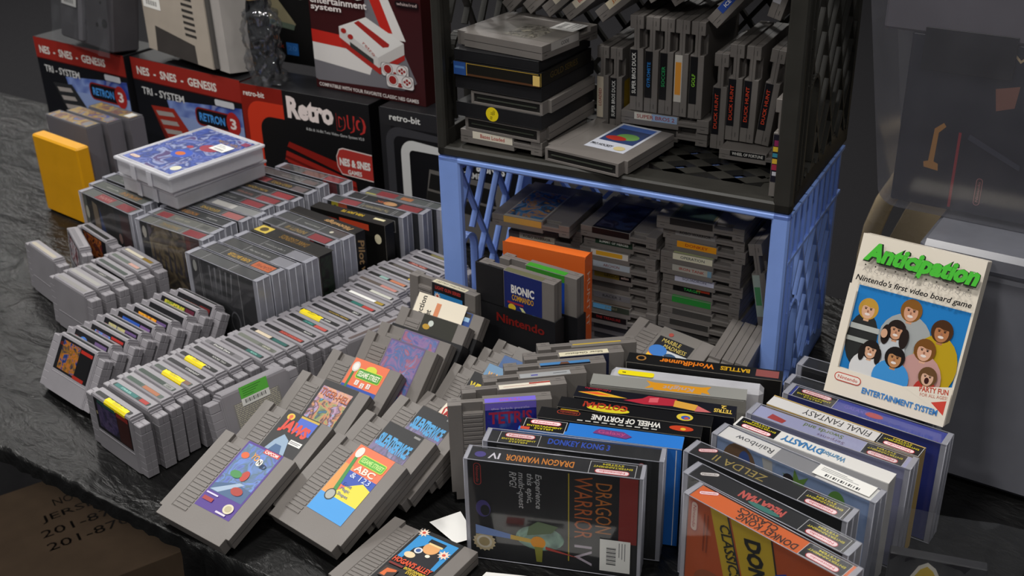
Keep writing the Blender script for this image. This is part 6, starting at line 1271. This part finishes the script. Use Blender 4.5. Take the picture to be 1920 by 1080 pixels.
box8('black-and-white topped box with blue lettering, behind the painted island box', (-54.4, 92.0), 4.0, w=17.4, prot=False, top=[('rect', 0, 0, 17.4, 2.0, 'dedcd8'), ('maker', 0.2, 4.8, 2.0, 180), ('txt', 'DYNASTY', 7.6, 1.0, 1.0, '3a78b0', 4.6, 180, 0.03), ('txt', 'Warriors', 11.0, 1.0, 0.8, '5a8ab0', 2.8, 180, 0.02)], body='c8c6c4', d=2.0, grp=GR, edge=ink('d8d6d2'))
t = box8('clear-sleeved box with painted island front and white top lettered upside down', (-55.1, 89.2), 0.8, w=17.4, ex=0.6, top=[('rect', 0, 0, 6.4, 2.2, 'e2e0dc'), ('txt', 'Rainbow', 3.8, 1.1, 0.9, '3a3a3c', 4.4, 180), ('rect', 6.4, 0, 11.4, 2.2, '8f8f92'), ('rect', 11.4, 0, 17.4, 2.2, 'e2e0dc'), ('txt', 'Islands', 14.2, 1.1, 0.9, '4a4a4c', 4.6, 180)],
     front=[('rect', 0, 0, 17.4, 12.6, art(['8aa8d8', 'a8c0e8', '9ab4dc', 'c0d0ec'], 14, 2)), ('ell', 2.8, 10.4, 2.0, 2.4, '8a6a4c'), ('ell', 3.4, 10.8, 0.7, 1.4, '4a68b0'), ('poly', [(5.4, 12.4), (6.6, 12.4), (7.2, 8.4), (6.4, 8.4)], 'd8d8d4'), ('star', 9.6, 10.8, 0.8, 1.9, 7, '7aa848'), ('ell', 8.6, 11.2, 0.6, 0.6, '2a2024'), ('ell', 11.4, 9.6, 1.9, 1.6, 'a83424'), ('txt', 'TAITO', 11.4, 9.8, 0.9, 'e0b030', 2.6), ('ell', 14.0, 10.6, 1.0, 1.6, '6fa84a')], body='9ab0d8', grp=GR)
p = P(6.2, 1.9); p.bg('ecebe6'); price_lines(p); p.build('price_sticker', lambda x, y, z: (10.9+x, 0.3+y, 13.0+z), t)
box8('clear-sleeved black box with gold upside-down title, third from front right', (-55.5, 84.6), 1.5, w=17.3, ex=0.55, top=[('oval', 1.3, 1.6, 2.0, 0.6, 35), ('txt', 'ZELDA II', 5.4, 1.0, 1.1, 'a08c48', 6.0, 180, 0.0), ('maker', 12.4, 17.0, 2.2, 180)], front=[('rect', 0, 0, 17.3, 12.6, '161618')], grp=GR)
box8('clear-sleeved black box with red-and-teal hero logo, second from front right', (-53.4, 81.5), -2.2, w=17.5, ex=0.6, top=[('oval', 1.5, 1.5, 2.0, 0.6, 35, 'd8d4d0', '5a4a48'), ('txt', 'MEGA MAN', 8.0, 1.1, 1.2, 'c85a50', 5.0, 180, 0.05), ('ell', 8.6, 0.5, 1.8, 0.35, '3a7a70'), ('maker', 12.6, 17.2, 2.2, 180)], front=[('rect', 0, 0, 17.5, 12.6, '18181b')], grp=GR)
dk = [('rect', 0, 0, 17.3, 12.6, 'c85a24'), ('poly', [(2.6, 12.6), (4.6, 12.6), (8.4, 0), (6.2, 0)], 'd8b82a'), ('poly', [(5.0, 12.6), (9.6, 12.6), (12.6, 0), (8.8, 0)], 'd8b82a'), ('poly', [(4.6, 12.6), (4.8, 12.6), (8.6, 0), (8.4, 0)], '2c3a40'), ('poly', [(9.6, 12.6), (9.8, 12.6), (12.8, 0), (12.6, 0)], '2c2418'), ('txt', 'CLASSICS', 5.2, 8.6, 1.2, '2a2a1c', 6.0, -73, 0.02), ('txt', 'DONKEY', 8.6, 7.4, 2.0, '1c1c18', 8.4, -76, 0.05), ('oval', 0.8, 10.6, 3.6, 0.9, -90, 'e8c8b8', 'b83a2c'), ('ell', 3.4, 3.2, 2.2, 1.8, 'a8582c'), ('ell', 14.4, 5.0, 2.6, 2.4, '9a5a30'), ('poly', [(10.4, 9.0), (13.4, 7.0), (11.6, 9.8)], '2a4aa8')]
dk += [('rect', 2.0+0.4*k, 7.0, 2.12+0.4*k, 11.6, '9a4620') for k in range(2)]
box8('clear-sleeved orange box with yellow diagonal bands, foremost in the right group', (-51.4, 78.8), -3.4, w=17.3, ex=0.55, top=[('rect', 0, 0, 17.3, 2.2, 'd86828'), ('oval', 1.2, 1.6, 2.0, 0.6, 35), ('txt', 'DONKEY KONG', 8.6, 0.7, 0.9, '3a2014', 6.6, 180, 0.02), ('txt', 'CLASSICS', 7.0, 1.6, 0.8, '3a2014', 4.4, 180, 0.02), ('maker', 12.4, 17.0, 2.2, 180)], front=dk, body='c85a24', grp=GR)
# ------------------------------------------------------------------ right edge and loose things
# leaning white box with a photograph of a laughing group
bl = Vector((-50.2, 104.3, 13.15)); yw = 7.0; lean_ = 21.0
M = yawM(bl, yw) @ Matrix.Rotation(R_(-lean_), 4, 'X')
w, h = 13.2, 18.0
f = [('rect', 0, 0, w, h, 'efe6d6'), ('rect', 0.9, 3.0, w-0.25, 12.4, '1f7fc8')]
def fig(cx, cy, r, skin, hair, body, bw, by0, hx=0.0):
    o = [('ell', cx, by0, bw, (cy-by0)*0.92, body), ('poly', [(cx-r*0.3, cy-r*1.3), (cx+r*0.3, cy-r*1.3), (cx+r*0.34, cy-r*0.6), (cx-r*0.34, cy-r*0.6)], skin), ('ell', cx+hx, cy+r*0.15, r*1.15, r*1.25, hair), ('ell', cx, cy-r*0.05, r*0.74, r*0.98, skin)]
    cap = [(cx+r*0.8*math.cos(R_(a)), cy+r*0.35+r*0.75*math.sin(R_(a))) for a in range(0, 181, 20)]
    o += [('poly', cap+[(cx-r*0.35, cy+r*0.5), (cx+r*0.1, cy+r*0.36)], hair), ('ell', cx, cy-r*0.48, r*0.3, r*0.15, 'f0e4dc'), ('ell', cx, cy-r*0.15, r*0.1, r*0.16, 'a87058')]
    for q in (-1, 1): o += [('ell', cx+q*r*0.3, cy+r*0.14, r*0.11, r*0.07, '2a1c18'), ('rect', cx+q*r*0.3-r*0.16, cy+r*0.26, cx+q*r*0.3+r*0.16, cy+r*0.31, '3a281e')]
    return o
f += fig(2.5, 9.9, 0.95, 'e0b090', 'c89a3c', '2a2c2c', 1.7, 6.6)
f += [('rect', 1.0, 7.6, 4.2, 8.2, 'b8bcb8'), ('rect', 0.9, 6.2, 4.2, 6.7, 'a8aca8')]
f += fig(7.0, 10.9, 1.0, 'd8a080', '8a5a20', 'a8acac', 2.8, 7.8)
f += fig(10.6, 9.6, 1.0, 'b87a50', '4a2c14', 'c0a018', 2.4, 6.0)
f += fig(6.0, 8.5, 0.9, 'd09a78', '241814', 'c8ccd0', 1.5, 5.6)
f += [('ell', 5.0, 7.9, 0.5, 1.1, '241814'), ('ell', 7.0, 7.9, 0.5, 1.1, '241814')]
f += fig(9.4, 7.2, 1.0, 'e0ac90', '7a4c1c', 'c89a94', 2.4, 4.2)
f += fig(3.9, 5.7, 0.85, 'd8a888', '1c1614', 'dcdcdc', 1.9, 3.6)
f += [('ell', 3.0, 5.3, 0.35, 0.9, '1c1614'), ('ell', 4.8, 5.3, 0.35, 0.9, '1c1614')]
f += fig(6.6, 5.6, 0.95, 'c08a5c', '17110f', '3f94d8', 2.0, 3.4)
f += fig(10.4, 4.6, 0.85, 'e0b498', '6a4a2a', 'b8342c', 1.2, 3.0)
f += [('ell', 10.4, 4.3, 0.24, 0.34, '3a1614'), ('ell', 4.9, 8.0, 0.35, 0.5, 'd8a888'), ('rect', 0, 0, w, 3.0, 'efe6d6'), ('rect', 0, 3.0, 0.9, 12.4, 'efe6d6'),
      ('poly', [(8.2, 3.0), (w, 4.4), (w, 0.6), (12.0, 1.6)], 'efe6d6'), ('poly', [(11.4, 2.2), (12.9, 1.2), (12.9, 2.8)], 'd84a3c'), ('txt', 'PARTY FUN', 11.4, 3.5, 0.55, 'c8503c', 3.0, 8, 0.03), ('txt', 'FOR ALL AGES!', 11.5, 2.9, 0.35, 'c8705c', 2.8, 8),
      ('txt', 'Anticipation', 6.9, 15.9, 2.1, '1f2a1c', 12.3, 0, 0.09, 0.25), ('txt', 'Anticipation', 6.86, 15.96, 2.1, '4fc83c', 12.2, 0, 0.055, 0.25), ('txt', 'A B C D E F G H I J K L M N O P Q R S', 6.8, 14.2, 0.5, 'a8a29a', 11.6), ('txt', "Nintendo's first video board game", 6.7, 13.15, 0.72, '232020', 12.4, 0, 0.02, 0.2), ('oval', 2.3, 2.05, 3.0, 0.95, 0, 'f4ece0', 'c8402c'), ('txt', 'ENTERTAINMENT SYSTEM', 8.2, 1.3, 0.62, '3f84c8', 8.2, 0, 0.03)]
for k in range(11): f.append(('ell', 1.2+k*1.1, 14.75, 0.09, 0.09, '3a3630'))
pf = P(w, h)
for s in f: getattr(pf, s[0])(*s[1:])
t = carton('white box with green brush title and photo of a laughing group, leaning at right', M, w, 2.3, h, {'front': pf}, ink('e9dfcf'), name='game_box', cat='box', worn=0.08)
# clear-sleeved dark boxes behind that carry it
carton('clear-sleeved dark box standing behind the deep blue one at right', yawM((-55.4, 105.8, 0), 8), 15.5, 2.0, 11.0, {}, ink('1c1c20'), group='dark sleeved boxes behind the leaning white box', prot='clear', ex=0.6)
carton('clear-sleeved dark box standing furthest back behind the leaning white box', yawM((-55.6, 108.8, 0), 8), 15.5, 2.0, 12.0, {}, ink('16161a'), group='dark sleeved boxes behind the leaning white box', prot='clear', ex=0.6)
# grey plastic tote behind, the leaning box rests against it
tote = plastic('grey_tote_plastic', '6f7078', rough=0.35)
t = thing('storage_tote', 'grey translucent plastic storage tote behind the leaning white box', 'tote', yawM((-45.4, 114.6, 0.02), 9))
mb = MB(); mb.box(0, 30, 0, 22, 0, 27, tote, 0.8); mb.build('tote_body', t)
mb = MB(); mb.box(-0.7, 30.7, -0.7, 22.7, 27, 29.6, clear('tote_lid_plastic', milky=0.8, tint='8c8e98', rough=0.25, gloss=0.1), 0.6); mb.build('tote_lid', t)
# tall clear sleeve with a dark boxed set, standing on the tote
ux = Vector((math.cos(R_(9)), math.sin(R_(9)), 0))
t = thing('sleeved_boxed_set', 'tall dark boxed set in a wide clear plastic sleeve at top right', 'box', yawM((-54.4, 119.6, 29.75), 9))
mb = MB(); mb.box(1.6, 21, 0.8, 8, 0.5, 20, ink('1a1c28'), 0.15); mb.build('carton', t)
mb = MB(); mb.box(-1.6, 21, 0.7, 8, 20.0, 31, plastic('lilac_grey_card', '6a666e', rough=0.6), 0.3); mb.build('grey_upper_box', t)
mb = MB(); mb.box(3.0, 12.5, 0.5, 0.7, 16.2, 20.8, ink('141418'), 0.03); mb.build('window_panel', t)
p = P(19, 20); p.rect(6.2, 0.2, 6.5, 9.0, '9a2c34'); p.oval(9.2, 2.6, 3.2, 0.7, 90, '3a2628', 'a86a6a'); p.poly([(3.0, 4.4), (4.6, 4.2), (4.5, 5.0), (4.0, 5.2), (4.1, 8.6), (4.8, 9.4), (4.5, 9.8), (3.6, 9.0), (3.4, 5.2), (2.9, 5.0)], 'b8823c'); p.poly([(9.6, 12.0), (11.4, 12.6), (11.6, 15.0), (9.2, 14.4)], '8a5a48'); p.txt('M', 11.2, 17.6, 1.6, 'c8b088', 1.8); p.poly([(7.4, 9.0), (13, 6.4), (13, 5.8), (7.2, 8.4)], '3a3c4a')
p.build('carton_print', lambda x, y, z: (1.8+x, 0.8-z, 0.7+y), t)
mb = MB(); CS = clear('smoky_sleeve_plastic', milky=0.16, tint='b0b0ba', rough=0.15, gloss=0.14)
pts = []
for (cx, cz, a0) in ((19.6, 29.0, 0), (-1.6, 29.0, 90), (2.6, 2.4, 180), (19.6, 2.4, 270)):
    for i in range(6): a = R_(a0+i*18); pts.append((cx+2.4*math.cos(a)*(1 if cx > 10 else 1), cz+2.4*math.sin(a)))
n = len(pts); b0 = len(mb.v)
mb.v += [(x, -0.1, z) for x, z in pts]+[(x, 8.8, z) for x, z in pts]
mb.face(tuple(range(n)), CS); mb.face(tuple(reversed(range(n, 2*n))), CS)
for i in range(n): j = (i+1) % n; mb.face((i, n+i, n+j, j), CS)
mb.build('clear_sleeve', t)
# beige folding chair
cp = plastic('beige_chair_enamel', 'b3a183', rough=0.25, spec=0.6)
t = thing('folding_chair', 'beige metal folding chair behind the crates at right', 'chair', yawM((-73.0, 158.0, -75), 20))
mb = MB(); pts = []
for i in range(17): a = R_(180-i*180/16); pts.append((22+21*math.cos(a), 0.5, 78+24*math.sin(a)))
mb.tube([(1, 0, 0), (1, 0.2, 50)]+pts+[(43, 0.2, 50), (43, 0, 0)], 1.5, cp, 10); mb.build('frame_tube', t)
mb = MB(); q = [(22+19.4*math.cos(R_(180-i*180/16)), 70+30*math.sin(R_(180-i*180/16))) for i in range(17)]
mb.prism(q, -0.3, 0.9, cp, lambda x, z, y: (x, y, z)); mb.build('backrest', t, fixn=True)
mb = MB(); mb.box(3, 41, 2, 40, 43, 45, cp, 0.8); mb.build('seat', t)
for x in (3, 41):
    mb = MB(); mb.tube([(x, 38, 0), (x, 10, 44)], 1.3, cp, 8); mb.build('rear_leg', t)
# crumpled white papers
def paper(label, pts, grp, draw=None, name='paper_sheet'):
    """four corners (x, y, z) in cm; gently bent sheet"""
    mb = MB(); N = 6; a, b, c, d = [Vector(p) for p in pts]
    for j in range(N+1):
        for i in range(N+1):
            u, v = i/N, j/N; q = a*(1-u)*(1-v)+b*u*(1-v)+c*u*v+d*(1-u)*v
            mb.v.append((q.x, q.y, q.z+0.25+0.3*math.sin(u*3.1)*math.sin(v*2.6)))
    for j in range(N):
        for i in range(N): k = j*(N+1)+i; mb.face((k, k+1, k+N+2, k+N+1), WHITEP, True)
    t = thing(name, label, 'paper', Matrix.Identity(4), grp); mb.build('sheet', t)
    return t
paper('folded white paper slip between the flat cartridge and the sword-picture box', [(-79.0, 69.6, 0.05), (-74.2, 68.9, 0.05), (-73.2, 71.0, 0.05), (-77.2, 72.8, 0.6)], None)
t = paper('white printed sheet with red and black marks at the bottom edge', [(-67.6, 62.6, 0.05), (-55.0, 69.5, 0.05), (-58.6, 73.6, 0.05), (-68.4, 67.8, 0.05)], None)
p = P(12, 4); p.rect(1.0, 0.6, 3.0, 1.8, 'b83a2c'); p.rect(3.4, 0.8, 7.5, 1.2, '2a2a2a'); p.rect(3.4, 1.5, 6.5, 1.8, '2a2a2a'); p.txt('catalogue of our games', 6, 3.2, 0.4, '9a9a98', 8)
p.build('sheet_print', lambda x, y, z: (-66.8+x*0.88-y*0.42, 63.4+x*0.47+y*0.88, 0.75+z), t)
# clear bag with a yellow-and-blue item in the bottom right corner
t = thing('bagged_toy', 'clear polythene bag holding a yellow and blue printed item, bottom right corner', 'bag', yawM((-34.4, 89.6, 0.02), 24))
p = P(9, 8); p.rect(0, 0, 9, 3.0, '2a6ab4'); p.poly([(0.2, 3.0), (1.6, 4.2), (2.8, 7.0), (3.6, 7.6), (4.4, 7.0), (5.8, 4.2), (8.6, 3.0)], 'e8e4d8'); p.poly([(0.8, 3.0), (1.9, 4.2), (3.0, 6.6), (3.6, 7.1), (4.2, 6.6), (5.4, 4.2), (7.4, 3.0)], 'd8b828'); p.rect(6.0, 0.4, 9, 2.4, 'a83a2c'); p.txt('1', 7.2, 3.6, 3.4, 'f4f2ee', 1.2, 0, 0.06)
mb = MB(); mb.box(0, 9, 0, 1.2, 0, 8, ink('2c2c30'), 0.1); mb.build('printed_card', t); p.build('card_print', lambda x, y, z: (x, -z, y), t)
mb = MB(); N1, N2 = 14, 12
for j in range(N2+1):
    for i in range(N1+1):
        x = -2+14*i/N1; z = 0.1+13*j/N2
        mb.v.append((x, -0.8-1.0*abs(noise.noise(Vector((x*0.4, z*0.4, 2.0))))+0.12*z, z))
for j in range(N2):
    for i in range(N1):
        q = j*(N1+1)+i; mb.face((q, q+1, q+N1+2, q+N1+1), CLEARBAG, True)
mb.build('polythene', t)
